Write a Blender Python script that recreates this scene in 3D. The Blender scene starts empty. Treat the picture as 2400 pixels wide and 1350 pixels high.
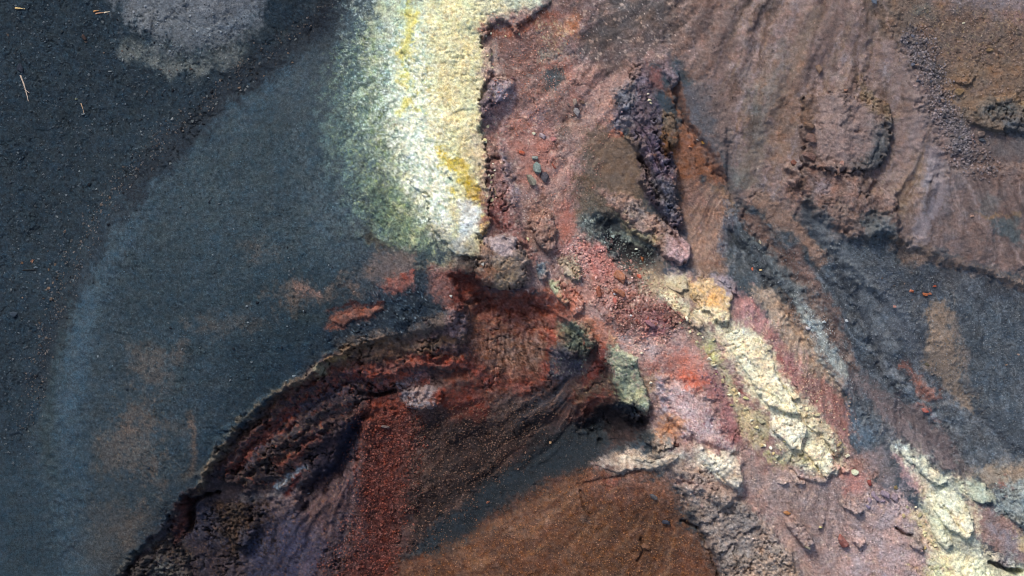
import bpy, math, random
import numpy as np
from mathutils import Vector

# ------------------------------------------------------------------ camera, sky, sun, exposure
scene = bpy.context.scene
M_PER_PX = 0.02                       # survey scale: 1 map unit = 2 cm of ground
CAM_H = 110.0
cam_d = bpy.data.cameras.new("camera")
cam = bpy.data.objects.new("camera", cam_d)
scene.collection.objects.link(cam)
cam.location = (0, 0, CAM_H)
cam_d.sensor_width = 36.0
cam_d.lens = 36.0 * CAM_H / (2400 * M_PER_PX)
cam_d.clip_end = 400.0
scene.camera = cam

SUN_EL, SUN_AZ = math.radians(47), math.radians(-26)      # azimuth clockwise from +Y
world = bpy.data.worlds.new("World"); scene.world = world
world.use_nodes = True
wn = world.node_tree.nodes; wl = world.node_tree.links
bg = wn["Background"]
sky = wn.new("ShaderNodeTexSky"); sky.sky_type = 'NISHITA'; sky.sun_disc = False
sky.sun_elevation = SUN_EL; sky.sun_rotation = SUN_AZ
sky.air_density = 1.0; sky.dust_density = 3.0; sky.ozone_density = 1.0
wl.new(sky.outputs[0], bg.inputs[0]); bg.inputs[1].default_value = 0.085
sun_d = bpy.data.lights.new("sun", 'SUN'); sun_d.energy = 1.5; sun_d.angle = math.radians(12)
sun_d.color = (1.0, 0.95, 0.88)
sun = bpy.data.objects.new("sun", sun_d); scene.collection.objects.link(sun)
sdir = Vector((math.cos(SUN_EL)*math.sin(SUN_AZ), math.cos(SUN_EL)*math.cos(SUN_AZ), math.sin(SUN_EL)))
sun.rotation_euler = sdir.to_track_quat('Z', 'Y').to_euler()
sun.location = sdir*60
vs = scene.view_settings
vs.view_transform = 'Standard'; vs.look = 'None'; vs.gamma = 1.0; vs.use_curve_mapping = False
vs.exposure = 0.95
scene.cycles.filter_width = 1.0
LIGHT = np.array([1.0, 1.0, 1.0], np.float32)    # colour of the daylight falling on level ground

# ------------------------------------------------------------------ noise
rng = np.random.default_rng(11)
TAB = rng.random((16, 256, 256)).astype(np.float32)*6.2831853
f32 = np.float32
def gnoise(x, y, seed=0):
    t = TAB[seed % 16]; o = (seed//16)*37
    xi = np.floor(x).astype(np.int32); yi = np.floor(y).astype(np.int32)
    fx = (x-xi).astype(f32); fy = (y-yi).astype(f32)
    ux = fx*fx*fx*(fx*(fx*6-15)+10); uy = fy*fy*fy*(fy*(fy*6-15)+10)
    x0 = (xi+o) & 255; x1 = (x0+1) & 255; y0 = yi & 255; y1 = (y0+1) & 255
    def d(ix, iy, dx, dy):
        a = t[ix, iy]; return np.cos(a)*dx+np.sin(a)*dy
    a = d(x0, y0, fx, fy); b = d(x1, y0, fx-1, fy); c = d(x0, y1, fx, fy-1); e = d(x1, y1, fx-1, fy-1)
    a = a+(b-a)*ux; c = c+(e-c)*ux
    return (a+(c-a)*uy)*1.5
def fbm(x, y, octs=4, seed=0, gain=0.5, ridged=False):
    s = 0; amp = 1.0; tot = 0; f = 1.0
    for i in range(octs):
        n = gnoise(x*f+i*17.3, y*f+i*9.1, seed+i)
        if ridged: n = 1-2*np.abs(n)
        s = s+n*amp; tot += amp; amp *= gain; f *= 2.03
    return s/tot*(1.0 if ridged else 1.35)
def facets(x, y, seed, jw=.16):
    """broken rock: cells with tilted flat faces; returns face height, nearness of the joint, and a random tone per face"""
    xi = np.floor(x).astype(np.int32); yi = np.floor(y).astype(np.int32)
    t1 = TAB[seed % 16]; t2 = TAB[(seed+5) % 16]; t3 = TAB[(seed+9) % 16]
    d1 = np.full(x.shape, 9., f32); d2 = d1.copy(); hgt = np.zeros(x.shape, f32); tone = np.zeros(x.shape, f32)
    for a in (-1, 0, 1):
        for b in (-1, 0, 1):
            cx, cy = (xi+a) & 255, (yi+b) & 255
            ra, rb, rc = t1[cx, cy], t2[cx, cy], t3[cx, cy]
            ex = x-(xi+a)-.5-.42*np.cos(ra); ey = y-(yi+b)-.5-.42*np.sin(ra)
            d = np.sqrt(ex*ex+ey*ey).astype(f32)
            h = (rc/3.1416-1)*.55+.9*(np.cos(rb)*ex+np.sin(rb)*ey)
            near = d < d1
            d2 = np.where(near, d1, np.minimum(d2, d)); d1 = np.where(near, d, d1)
            hgt = np.where(near, h, hgt); tone = np.where(near, rb/3.1416-1, tone)
    return hgt, 1-np.clip((d2-d1)/jw, 0, 1), tone
def sst(a, b, x):
    t = np.clip((x-a)/(b-a), 0, 1); return t*t*(3-2*t)

# ------------------------------------------------------------------ survey grid (map units, y down)
STEP = 2.35
us = np.arange(-170, 2571, STEP, dtype=f32); vsv = np.arange(-150, 1501, STEP, dtype=f32)
NU, NV = len(us), len(vsv)
U, V = np.meshgrid(us, vsv)
n60x = fbm(U/70, V/70, 2, 1); n60y = fbm(U/70, V/70, 2, 3)
n18x = fbm(U/19, V/19, 2, 5); n18y = fbm(U/19, V/19, 2, 7)
n7x = gnoise(U/7.5, V/7.5, 9); n7y = gnoise(U/7.5, V/7.5, 10)
WX = 0.8*n60x+0.5*n18x+0.3*n7x; WY = 0.8*n60y+0.5*n18y+0.3*n7y
NB = fbm(U/34, V/34, 4, 20, 0.62)
NF = fbm(U/9, V/9, 2, 26, 0.6)

C = np.zeros((NV, NU, 3), f32)           # mineral colour (display referred, converted below)
H = np.zeros((NV, NU), f32)              # ground height, m
RG = np.full((NV, NU), 0.25, f32)        # roughness of relief

def pts(s): return np.array([[float(a) for a in p.split(',')] for p in s.split()], f32)
def crop(p, m):
    x0, y0 = p.min(0)-m; x1, y1 = p.max(0)+m
    i0 = int(np.clip((x0-us[0])/STEP, 0, NU-1)); i1 = int(np.clip((x1-us[0])/STEP+2, 1, NU))
    j0 = int(np.clip((y0-vsv[0])/STEP, 0, NV-1)); j1 = int(np.clip((y1-vsv[0])/STEP+2, 1, NV))
    return (slice(j0, j1), slice(i0, i1))
def segdist(x, y, p, closed):
    d2 = np.full(x.shape, 1e12, f32); inside = np.zeros(x.shape, bool)
    n = len(p)
    for k in range(n if closed else n-1):
        ax, ay = p[k]; bx, by = p[(k+1) % n]
        ex, ey = bx-ax, by-ay; L = ex*ex+ey*ey+1e-6
        t = np.clip(((x-ax)*ex+(y-ay)*ey)/L, 0, 1)
        d2 = np.minimum(d2, (x-ax-t*ex)**2+(y-ay-t*ey)**2)
        if closed:
            c = (ay > y) != (by > y)
            inside ^= c & (x < (bx-ax)*(y-ay)/(by-ay+1e-9)+ax)
    d = np.sqrt(d2)
    return np.where(inside, d, -d) if closed else d
NH = .9*n18x+.5*n60y
def mask(s, soft, warp, brk, width=None, ang=None, fill=0.5, el=7.0, relief=False):
    p = pts(s) if isinstance(s, str) else s
    sl = crop(p, soft*2+warp*2+(width or 0)+6)
    x = U[sl]+warp*WX[sl]; y = V[sl]+warp*WY[sl]
    if width is None: sd = segdist(x, y, p, True)
    else: sd = width/2-segdist(x, y, p, False)
    nb = NH[sl] if relief else NB[sl]+0.5*NF[sl]
    m = sst(-soft, soft, sd+brk*soft*1.5*nb)
    if ang is not None:
        a = math.radians(ang); ca, sa = math.cos(a), math.sin(a)
        q = (U[sl]*ca+V[sl]*sa)+14*n60x[sl]; r = (-U[sl]*sa+V[sl]*ca)+9*n60y[sl]
        n = fbm(q/(9*el), r/9, 4, 31+int(abs(p[0, 0])) % 40, 0.6)
        th = 0.75-1.5*fill
        m = m*sst(th-0.28, th+0.28, n)
    return sl, m
def paint(sl, m, col, op):
    c = np.array(col, f32)
    C[sl] += (m*op)[..., None]*(c-C[sl])
def P(s, col, soft=8, op=1.0, warp=8, brk=0.6, rg=None, ang=None, fill=0.5, el=7.0):
    sl, m = mask(s, soft, warp, brk, None, ang, fill, el)
    paint(sl, m, col, op)
    if rg is not None: RG[sl] += m*(rg-RG[sl])
def S(s, w, col, soft=4, op=1.0, warp=6, brk=0.6, rg=None, ang=None, fill=0.5, el=7.0):
    sl, m = mask(s, soft, warp, brk, w, ang, fill, el)
    paint(sl, m, col, op)
    if rg is not None: RG[sl] += m*(rg-RG[sl])
def D(s, col, dens=0.3, soft=20, scale=7, warp=10, op=1.0):
    """specks and flecks of another mineral inside an area"""
    sl, m = mask(s, soft, warp, 0.5)
    n = fbm(U[sl]/scale, V[sl]/scale, 3, 45+int(scale), 0.7)
    th = 0.62-1.1*dens
    paint(sl, sst(0.05, 0.9, m*1.0)*sst(th-0.12, th+0.12, n), col, op)
def HP(s, dh, soft=6, warp=6, brk=0.3):
    sl, m = mask(s, soft, warp, brk, relief=True); H[sl] += m*dh
def HS(s, w, dh, soft=4, warp=5, brk=0.3):
    sl, m = mask(s, soft, warp, brk, w, relief=True); H[sl] += m*dh

# ------------------------------------------------------------------ lie of the land
ctrl = """-150,-150,-2.2 0,0,-2 0,700,-2.3 0,1350,-2.2 -150,1480,-2.3 250,300,-1.8 150,600,-2 60,1000,-2.1 100,800,-1.9 250,600,-0.9
230,900,-0.9 200,1250,-1.3 500,20,-0.5 520,200,-1.6 700,80,-1.4 500,450,-0.2 700,500,0.6 700,250,-0.3 850,300,1.0 950,300,1.6 1080,300,2.2
1100,60,2.4 1250,-80,2.6 1000,550,1.8 700,750,0.9 500,900,0.2 400,1150,-0.3 300,1300,-0.7 1230,250,1.4 1300,400,1.1 1350,150,1.5 1500,30,1.9
1250,560,1.3 1400,300,1.3 1550,200,1.6 1700,100,2.2 1900,0,3 2100,100,3.2 2350,50,3.6 2300,250,3.2 2540,-120,4 2000,300,2.2 1850,350,1.6
1750,450,0.4 1650,450,0.2 1650,600,-0.1 1480,600,-0.2 1350,620,0.8 1450,680,0.9 1600,680,0.9 1700,780,0.9 1850,960,0.6 2000,1150,0 2250,1250,-0.4
2400,1350,-0.6 1800,600,0.2 1950,550,1.2 2100,550,1.6 2300,500,2.2 2000,750,-0.2 2200,800,0.2 2400,700,1 2300,950,-0.6 2100,950,-0.9 2000,900,-0.5
2250,1080,-0.9 2450,1100,-0.6 1600,900,0.3 1650,1100,-0.3 1600,1200,-1.2 1800,1280,-0.8 2000,1300,-0.6 1100,650,1.2 1200,780,-0.7 1350,800,0.2
1450,900,-0.1 1200,900,-1.9 1050,900,-1.2 850,1000,-2.0 700,1050,-1.1 600,1200,-1.7 450,1330,-1.5 700,1330,-2.9 900,1100,-2.8 900,1300,-3.7
1100,1050,-3 1250,1100,-3.3 1400,1020,-2.6 1050,1250,-3.6 1250,1250,-3 1400,1200,-2.2 1350,1350,-2.8 1550,1330,-2.3 950,1480,-4.2 1100,1420,-3.6
1520,1060,-0.8 1450,1110,-1.6 2560,1480,-0.8 1900,1480,-1 1600,1480,-2.4"""
cp = np.array([[float(a) for a in q.split(',')] for q in ctrl.split()])
def tps(r2): return np.where(r2 > 0, 0.5*r2*np.log(r2+1e-9), 0)
A = cp[:, :2]/1000.0
n = len(A)
K = tps(((A[:, None]-A[None])**2).sum(-1))+np.eye(n)*0.0006
Pm = np.c_[np.ones(n), A]
sol = np.linalg.solve(np.block([[K, Pm], [Pm.T, np.zeros((3, 3))]]), np.r_[cp[:, 2], 0, 0, 0])
x, y = U/1000, V/1000
H += (sol[n]+sol[n+1]*x+sol[n+2]*y).astype(f32)
for k in range(n):
    H += (sol[k]*tps((x-A[k, 0])**2+(y-A[k, 1])**2)).astype(f32)

RIM = "180,1440 270,1350 310,1300 390,1230 425,1165 470,1130 510,1050 580,980 650,925 740,870 775,830 850,800 960,775 1060,745 1100,690 1160,700 1250,690 1310,730 1390,800 1440,900 1515,985 1500,1020 1460,1050 1400,1090 1330,1150"
# ------------------------------------------------------------------ minerals of the ground, coarse to fine
C[:] = (58, 68, 76)
# --- black ash plain and the ash cone on its inner side
P("-300,-300 860,-300 700,60 560,160 430,300 330,400 250,500 180,620 125,760 80,900 50,1050 40,1600 -300,1600", (47, 58, 67), 22, 1, 10, .6, .3)
P("-300,560 180,560 130,720 70,900 40,1050 40,1160 -300,1160", (41, 53, 63), 40, .7)
P("-300,1080 130,1080 190,1250 230,1600 -300,1600", (54, 68, 78), 50, .9, 10, .6, .1)
P("-300,150 400,190 330,380 190,560 -300,560", (42, 53, 62), 60, .8)
S("700,130 560,230 450,330 340,450 250,570 190,700 160,830 140,960 130,1100 150,1250 190,1420", 95, (64, 79, 90), 34, .9, 10, .3, .04)
S("235,600 200,720 175,860 150,960", 36, (70, 86, 98), 18, .7, 8, .3)
S("150,700 115,830 92,960 92,1060 120,1140", 34, (56, 66, 70), 14, .8, 8, .5)
P("430,330 600,240 760,330 860,560 760,720 640,820 430,900 300,830 290,640", (60, 71, 78), 60, .9, 14, .5, .22)
P("300,620 520,560 760,640 740,770 640,850 480,880 320,800", (52, 65, 74), 45, .7, 14, .7)
P("620,620 800,640 900,700 760,830 700,880 600,960 520,960 560,800", (46, 60, 69), 40, .8)
P("620,930 700,870 560,1040 480,1120 440,1010", (48, 63, 74), 30, .8)
P("700,330 860,450 870,560 760,590 690,470", (76, 86, 92), 40, .8, 14, .6)
D("250,350 800,260 860,600 640,900 300,1000 210,760", (44, 56, 64), .32, 60, 13, 10, .6)
D("200,350 800,260 860,600 640,900 300,1300 210,760", (74, 84, 88), .14, 60, 5, 10, .6)
D("-200,-100 600,60 430,300 200,560 60,900 -200,1100", (36, 45, 54), .36, 40, 17, 10, .7)
D("-200,-100 600,60 430,300 200,560 60,900 -200,1100", (62, 74, 80), .2, 40, 9, 10, .5)
# rippled ash
P("90,1080 200,1080 200,1180 110,1180", (58, 73, 84), 20, .6, 8, .4)
# reddish tan stains of the ash cone
for s_, o_ in (("310,950 350,940 370,975 360,1000 300,1020 265,1000", .62), ("250,1000 340,990 370,1080 330,1120 240,1110 210,1050", .5),
               ("300,800 360,810 400,830 440,815 420,850 380,880 390,910 330,910 300,860", .55), ("360,1120 385,1125 380,1160 355,1155", .5),
               ("330,1180 370,1190 350,1250 290,1290 260,1250", .4), ("190,1190 330,1180 300,1320 210,1400 170,1300", .3),
               ("640,690 690,660 760,680 830,650 860,675 760,700 700,720 650,715", .8), ("440,760 500,750 560,735 640,750 560,775 470,785", .45),
               ("580,585 630,580 640,590 590,598", .55), ("370,990 440,1000 445,1010 370,1010", .4), ("370,1080 365,1110 330,1130 290,1100", .3)):
    P(s_, (118, 92, 80), 24, o_*1.0, 20, 1.0)
S("445,965 452,1010 455,1060 446,1110", 15, (122, 92, 78), 6, .8, 6, .7)
S("425,1120 470,1110 490,1090", 16, (100, 85, 76), 8, .7)
P("690,655 720,665 760,690 750,697 700,690", (150, 108, 94), 6, .8, 6, .7)
D("250,900 420,900 430,1150 380,1230 250,1350 190,1250", (136, 104, 78), .1, 40, 4, 8, .7)
# pale mound top left
P("260,-60 640,-60 590,30 520,85 440,80 330,60 270,30", (96, 99, 104), 26, .95, 16, .8, .3)
P("420,-60 600,-60 560,20 470,20", (122, 120, 124), 26, .8, 14, .7)
P("340,30 470,40 460,75 380,75 320,55", (112, 112, 110), 12, .6, 14, .8)
S("460,75 500,68 540,50 580,30", 30, (150, 162, 170), 10, .75, 10, 1.2)
S("468,78 485,72", 14, (205, 216, 222), 6, .9, 6, 1.0)
D("440,20 620,10 560,70 460,95", (186, 198, 206), .24, 14, 6, 8, .8)
P("270,90 620,60 560,120 480,160 380,165 290,120", (76, 82, 86), 22, .9, 14, .7)
S("290,110 370,150 450,152 560,110", 34, (94, 96, 94), 14, .75, 12, .8)
D("270,90 620,60 560,120 480,160 380,165 290,120", (140, 146, 136), .17, 14, 6)
D("280,-50 620,-50 560,70 340,70", (70, 72, 80), .26, 20, 9)
# dark coarse band of lapilli
S("820,-50 760,40 660,110 560,180 470,260 400,340 300,430", 66, (38, 44, 53), 28, .85, 14, .9, .4)
D("860,-60 720,0 600,120 440,260 330,420 260,520 420,330 560,220 720,140 830,60", (92, 88, 84), .2, 20, 4, 8, .8)
D("860,-60 720,-20 580,110 420,260 300,420 180,600 100,760 60,900 130,780 260,560 420,330 560,220 720,140 830,60", (24, 28, 34), .34, 20, 5, 8, .8)
D("180,600 100,760 60,900 20,1060 60,1060 130,820 220,620", (92, 88, 84), .16, 20, 4, 8, .8)
P("700,90 800,80 830,200 760,260 690,210", (66, 74, 80), 28, .8, 12, .7)
P("640,200 720,160 740,260 690,330", (72, 80, 86), 26, .55)
# --- green fringe and sulphur crust
P("860,-60 900,-60 930,60 880,260 900,420 960,560 900,590 850,540 800,440 760,330 770,200 820,90", (98, 112, 108), 40, .95, 16, .9, .3)
P("800,-60 900,-60 880,60 830,120 780,90", (84, 94, 98), 26, .8)
P("860,160 940,120 930,260 960,400 1010,520 1030,600 960,600 900,520 880,400 840,280", (118, 132, 116), 28, .9, 16, .9)
P("850,430 960,440 1020,560 1000,600 930,590 860,520", (100, 118, 96), 26, .85, 14, .8)
P("940,590 1030,590 1010,620 970,620", (60, 74, 78), 12, .9)
D("770,120 940,60 960,400 1030,600 900,600 800,450", (158, 166, 112), .26, 30, 8, 10, .85)
D("770,120 940,60 960,400 1030,600 900,600 800,450", (58, 72, 78), .33, 30, 11, 10, .9)
D("770,120 940,60 960,400 1030,600 900,600 800,450", (150, 166, 160), .18, 30, 5, 10, .7)
D("830,440 960,450 1020,600 900,600", (44, 58, 58), .3, 24, 13, 10, .8)
P("870,545 930,600 900,590 860,560", (52, 46, 42), 8, .8, 8, .9)
CRUST = "915,-120 935,40 905,140 930,300 955,420 1000,460 1020,540 1065,600 1110,612 1128,590 1134,578 1122,546 1138,537 1147,517 1146,478 1160,452 1152,438 1143,415 1143,383 1133,353 1136,330 1129,312 1123,290 1133,278 1122,256 1126,235 1134,212 1149,198 1148,165 1140,132 1131,120 1134,103 1144,98 1147,84 1158,78 1160,60 1178,58 1190,66 1204,80 1207,92 1216,82 1219,67 1246,53 1276,33 1291,20 1286,2 1292,-120"
for q_, d_ in (("790,-80 960,-80 960,300 1000,480 900,440 820,300 790,150", .22), ("840,-80 980,-80 960,250 1000,470 930,420 870,280 850,120", .42)):
    D(q_, (206, 208, 178), d_, 40, 12, 10, .85); D(q_, (236, 240, 232), d_*.8, 40, 6, 10, .9)
P("955,-120 970,40 945,140 960,300 985,420 1020,470 1040,540 1065,600 1110,612 1128,590 1134,578 1122,546 1138,537 1147,517 1146,478 1160,452 1152,438 1143,415 1143,383 1133,353 1136,330 1129,312 1123,290 1133,278 1122,256 1126,235 1134,212 1149,198 1148,165 1140,132 1131,120 1134,103 1144,98 1147,84 1158,78 1160,60 1178,58 1190,66 1204,80 1207,92 1216,82 1219,67 1246,53 1276,33 1291,20 1286,2 1292,-120", (216, 208, 160), 7, 1, 8, .5, .3)
P("900,-120 1000,-120 1000,60 980,200 1000,330 1040,430 1080,560 1060,610 1010,560 960,430 920,300 890,120", (204, 202, 156), 40, .9, 18, 1.2, .3)
D("900,-60 1010,-60 1010,300 960,300 900,120", (216, 214, 120), .3, 30, 12, 10, .7)
D("840,60 960,60 960,420 1010,560 940,560 850,400", (164, 178, 110), .3, 36, 11, 10, .75)
P("915,-60 1010,-60 1020,60 990,200 1010,330 1040,420 1070,520 1060,580 1010,500 950,400 920,260 900,120", (220, 224, 200), 22, .85, 16, .9)
P("1030,100 1130,110 1150,185 1125,280 1140,400 1090,400 1040,330 1020,200", (218, 206, 158), 22, .8)
P("1080,-60 1292,-60 1290,25 1215,72 1165,78 1130,60", (204, 198, 166), 16, .9)
P("1170,-60 1280,-60 1280,20 1215,65 1180,50", (200, 198, 172), 12, .8)
P("930,20 980,30 990,120 970,180 940,140", (224, 210, 140), 14, .7, 12, .9)
P("870,40 950,40 960,130 900,110", (206, 198, 160), 20, .6, 14, .9)
P("925,240 1020,280 1050,420 1080,560 1040,560 990,440 940,360", (224, 228, 208), 20, .55, 14, 1.0)
D("905,60 1010,60 1080,560 1010,540 920,330", (248, 248, 228), .36, 18, 7, 8, .85)
D("905,60 1010,60 1060,560 1010,540 920,330", (150, 164, 148), .24, 18, 9, 8, .8)
D(CRUST, (240, 232, 194), .3, 8, 5, 8, .7)
D(CRUST, (176, 160, 112), .26, 8, 6, 8, .7)
D(CRUST, (128, 132, 118), .14, 8, 4, 8, .75)
D("890,60 1000,60 1010,300 1060,430 1060,600 1000,560 930,400 890,250", (142, 160, 142), .40, 26, 15, 10, .85)
D("890,60 1000,60 1010,300 1060,430 1060,600 1000,560 930,400 890,250", (250, 250, 238), .34, 26, 9, 10, .9)
D("960,-40 1130,60 1140,440 1060,420 1000,200", (186, 164, 120), .3, 20, 13, 10, .6)
D(CRUST, (96, 106, 108), .05, 8, 9, 8, .8)
for s_, w_ in (("960,20 965,60 960,100 950,140", 22), ("955,180 960,230 945,260", 14), ("970,255 980,275", 14), ("1038,345 1042,370 1040,390", 14)):
    S(s_, w_*.8, (214, 192, 84), 8, .6, 12, 2.2)
for s_, w_, c_ in (("1070,395 1090,420 1105,440 1120,455", 24, (216, 176, 34)), ("1125,455 1128,485", 18, (208, 156, 16)), ("1038,352 1042,372", 12, (210, 170, 40)),
                   ("1062,450 1064,466", 10, (214, 186, 70)), ("1132,515 1128,535", 14, (224, 172, 70)), ("1095,425 1098,442", 14, (212, 164, 10))):
    S(s_, w_, c_, 6, .9, 10, 1.6)
P("1060,460 1130,480 1130,520 1090,600 1070,590 1080,520", (232, 234, 228), 8, .85, 10, 1.0)
D("1060,470 1130,490 1120,600 1060,600", (158, 148, 134), .34, 8, 7, 8, .85)
P("1020,540 1060,600 1130,620 1120,560 1070,560", (142, 136, 124), 16, .6)
P("1110,300 1140,330 1150,400 1158,468 1130,440 1105,380", (200, 180, 146), 10, .8, 8, .8)
# --- reddish ground between crust and scree
PINK = "1140,60 1290,20 1420,-120 1560,-120 1620,80 1560,130 1480,180 1430,300 1370,420 1350,520 1420,600 1500,640 1640,640 1740,700 1830,800 1960,960 2000,1040 2060,1130 2200,1250 2330,1500 1720,1500 1640,1200 1560,1110 1520,1000 1440,880 1390,790 1310,720 1250,680 1160,680 1120,630 1140,560 1150,440 1130,300"
P(PINK, (150, 116, 108), 14, 1, 12, .6, .35)
for a_, b_, c_, k_ in ((1160, 400, (116, 88, 82), -38), (1250, 330, (164, 130, 120), -40), (1200, 250, (124, 96, 92), -42), (1330, 260, (112, 88, 84), -44), (1350, 420, (172, 136, 124), -50)):
    P(f"{a_-70},{b_+70} {a_+20},{b_-60} {a_+110},{b_-130} {a_+140},{b_-60} {a_+60},{b_+60} {a_-30},{b_+120}", c_, 24, .7, 12, .8, None, k_, .5, 8)
P("1130,90 1190,80 1300,60 1310,160 1240,230 1160,190", (136, 98, 86), 20, .8, 12, .7)
S("1165,95 1220,80 1290,50 1330,45", 24, (150, 86, 66), 8, .8, 8, .8)
S("1240,68 1290,38", 10, (122, 66, 46), 4, .9, 4, .5)  # shadow beneath the crust's lower edge, painted as a darker strip
P("1290,20 1350,-60 1430,-60 1400,30 1350,60", (118, 92, 86), 14, .8)
P("1290,60 1350,40 1350,90 1300,95", (172, 112, 80), 12, .85, 10, .9)
D("1260,60 1330,60 1340,100 1310,160 1260,140", (206, 190, 140), .36, 14, 6, 8, .85)
P("1262,130 1300,125 1310,155 1285,160 1258,150", (160, 152, 134), 6, .8)
P("1296,140 1312,142 1308,158 1292,156", (96, 96, 98), 3, .9, 4, .5)
S("1290,165 1260,250 1230,300", 26, (168, 104, 88), 10, .55, 10, 1.1)
S("1320,150 1340,200 1350,240", 22, (160, 96, 82), 8, .6, 10, 1.1)
P("1150,190 1240,190 1190,300 1150,320 1140,270", (150, 112, 106), 16, .8)
P("1140,130 1160,110 1180,180 1190,195 1150,195", (172, 148, 134), 7, .85)
P("1150,195 1185,190 1205,205 1195,240 1160,250 1130,260", (150, 134, 138), 6, .95, 7, .6, .7)
P("1125,245 1165,235 1185,248 1150,270 1130,285", (110, 96, 106), 6, .9, 7, .6, .7)
D("1130,195 1205,195 1190,250 1130,290", (72, 62, 76), .34, 6, 6)
P("1280,180 1320,170 1325,190 1290,225 1275,215", (80, 84, 84), 8, .9, 6, .4, .08)
P("1240,190 1340,180 1340,300 1260,300 1220,260", (132, 100, 90), 20, .6)
P("1270,180 1318,172 1322,192 1292,224 1276,216", (78, 83, 84), 7, .9, 6, .4, .08)
P("1235,270 1270,260 1280,295 1250,310", (122, 104, 110), 8, .85, 8, .4)
P("1300,260 1380,240 1360,300 1310,320", (110, 90, 84), 18, .7)
P("1170,300 1240,290 1310,330 1300,370 1200,370 1160,340", (158, 106, 92), 18, .7)
P("1245,325 1300,310 1310,345 1270,350", (164, 98, 80), 10, .6, 10, .8)
P("1250,290 1300,300 1290,335 1260,325", (142, 114, 118), 8, .7)
P("1300,300 1345,300 1330,350 1300,340", (124, 108, 96), 12, .6)
P("1320,330 1440,270 1400,380 1350,470 1310,450", (156, 120, 110), 20, .9, 12, .6, .15)
P("1200,360 1310,380 1310,450 1240,470 1200,430", (160, 118, 106), 16, .7)
S("1430,260 1400,330 1370,400 1350,450", 34, (158, 108, 92), 12, .5, 10, 1.1)
S("1152,330 1165,400 1180,470 1200,520", 46, (142, 102, 94), 10, .9, 10, .7, .6)
S("1188,380 1195,430 1208,480", 16, (164, 146, 152), 6, .8, 8, .8)
P("1130,330 1165,325 1175,380 1155,420 1140,370", (134, 100, 86), 6, .8, 8, .7, .7)
D("1130,300 1170,320 1200,520 1150,520", (84, 52, 50), .22, 8, 7)
P("1140,470 1180,470 1200,540 1160,545 1140,520", (128, 68, 60), 10, .85, 8, .7, .7)
S("1180,500 1230,580 1260,620", 22, (146, 92, 84), 8, .8, 8, .8, .6)
P("1210,470 1330,450 1340,560 1330,600 1240,600 1215,540", (142, 106, 92), 14, .8)
P("1310,500 1345,490 1340,560 1320,565", (166, 98, 80), 8, .9, 6, .3, .06)
P("1330,380 1350,440 1340,530 1320,500", (160, 108, 100), 12, .8)
# olive brown bowl
P("1370,310 1500,320 1520,420 1500,520 1450,560 1380,560 1345,510 1350,440", (110, 96, 80), 30, .9, 14, .9, .2)
P("1420,300 1490,330 1510,430 1450,470 1400,400", (114, 96, 80), 14, .7)
D("1350,310 1520,320 1520,480 1480,560 1360,560", (140, 116, 94), .3, 12, 4, 6, .6)
D("1350,410 1450,410 1480,560 1360,560", (66, 60, 50), .34, 12, 5, 6, .7)
P("1400,440 1450,450 1460,500 1420,480", (154, 108, 96), 10, .85, 10, .9)
P("1425,305 1455,300 1458,325 1430,322", (176, 100, 78), 6, .85, 6, .7)
P("1345,520 1400,500 1440,530 1480,545 1500,600 1400,600", (104, 112, 108), 12, .85, 10, .9, .5)
D("1350,510 1500,520 1520,600 1390,600", (36, 44, 46), .36, 8, 6)
D("1350,510 1520,520 1540,600 1390,600", (168, 180, 168), .22, 8, 5)
# dark fumarole pit
P("1400,520 1450,520 1500,560 1535,590 1545,610 1500,630 1440,600", (30, 33, 38), 8, .95, 8, .7, .4)
P("1430,570 1500,575 1500,620 1445,610", (50, 48, 50), 10, .8)
P("1438,510 1470,515 1465,540 1435,535", (62, 72, 78), 6, .9, 5, .5, .1)
S("1440,545 1480,555 1530,575", 14, (120, 130, 122), 6, .85, 8, 1.0)
D("1400,560 1540,580 1540,640 1430,640", (160, 158, 140), .12, 6, 4)
P("1430,600 1560,610 1560,660 1500,680 1440,650", (98, 86, 76), 12, .7, 10, .8)
# lava fin, purple
FIN = "1440,210 1470,190 1480,150 1500,140 1530,240 1550,270 1568,330 1580,400 1582,470 1600,520 1570,540 1530,470 1500,420 1495,350 1470,310 1430,290 1440,260"
P(FIN, (96, 84, 92), 8, 1, 9, .6, .8)
P("1440,215 1475,195 1490,240 1470,270 1440,255", (116, 116, 122), 10, .85, 8, .8)
P("1430,285 1465,270 1480,300 1450,312", (112, 110, 118), 6, .85, 8, .8)
P("1490,290 1560,360 1570,420 1530,420 1500,360", (88, 74, 88), 10, .8)
P("1520,400 1580,440 1590,520 1550,500", (92, 92, 100), 8, .8)
D(FIN, (150, 144, 150), .16, 6, 5)
P("1545,270 1575,275 1590,330 1570,350 1550,320", (110, 92, 76), 5, .95, 6, .5, .5)
P("1520,130 1560,120 1580,200 1570,215 1540,170", (128, 108, 112), 7, .9, 8, .7, .6)
P("1500,150 1540,180 1555,220 1520,220", (124, 80, 76), 9, .8)
P("1548,310 1570,330 1585,360 1555,360", (118, 74, 36), 5, .9, 6, .8)
P("1580,300 1600,270 1640,330 1700,430 1640,420 1590,430 1575,380", (142, 88, 60), 10, .9, 8, .8, .3)
S("1560,220 1590,270 1640,330 1690,410", 14, (130, 84, 62), 6, .8, 8, .9)
P("1570,210 1640,200 1690,300 1680,400 1650,370 1600,280", (98, 92, 94), 10, .9, 8, .6, .15)
P("1600,250 1690,260 1680,330 1640,320", (88, 88, 92), 14, .7)
P("1580,430 1710,430 1720,480 1690,560 1700,640 1640,640 1610,560 1590,500", (132, 102, 78), 12, .95, 10, .6, .15)
P("1580,410 1640,420 1660,480 1600,500", (134, 96, 76), 12, .7)
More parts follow.
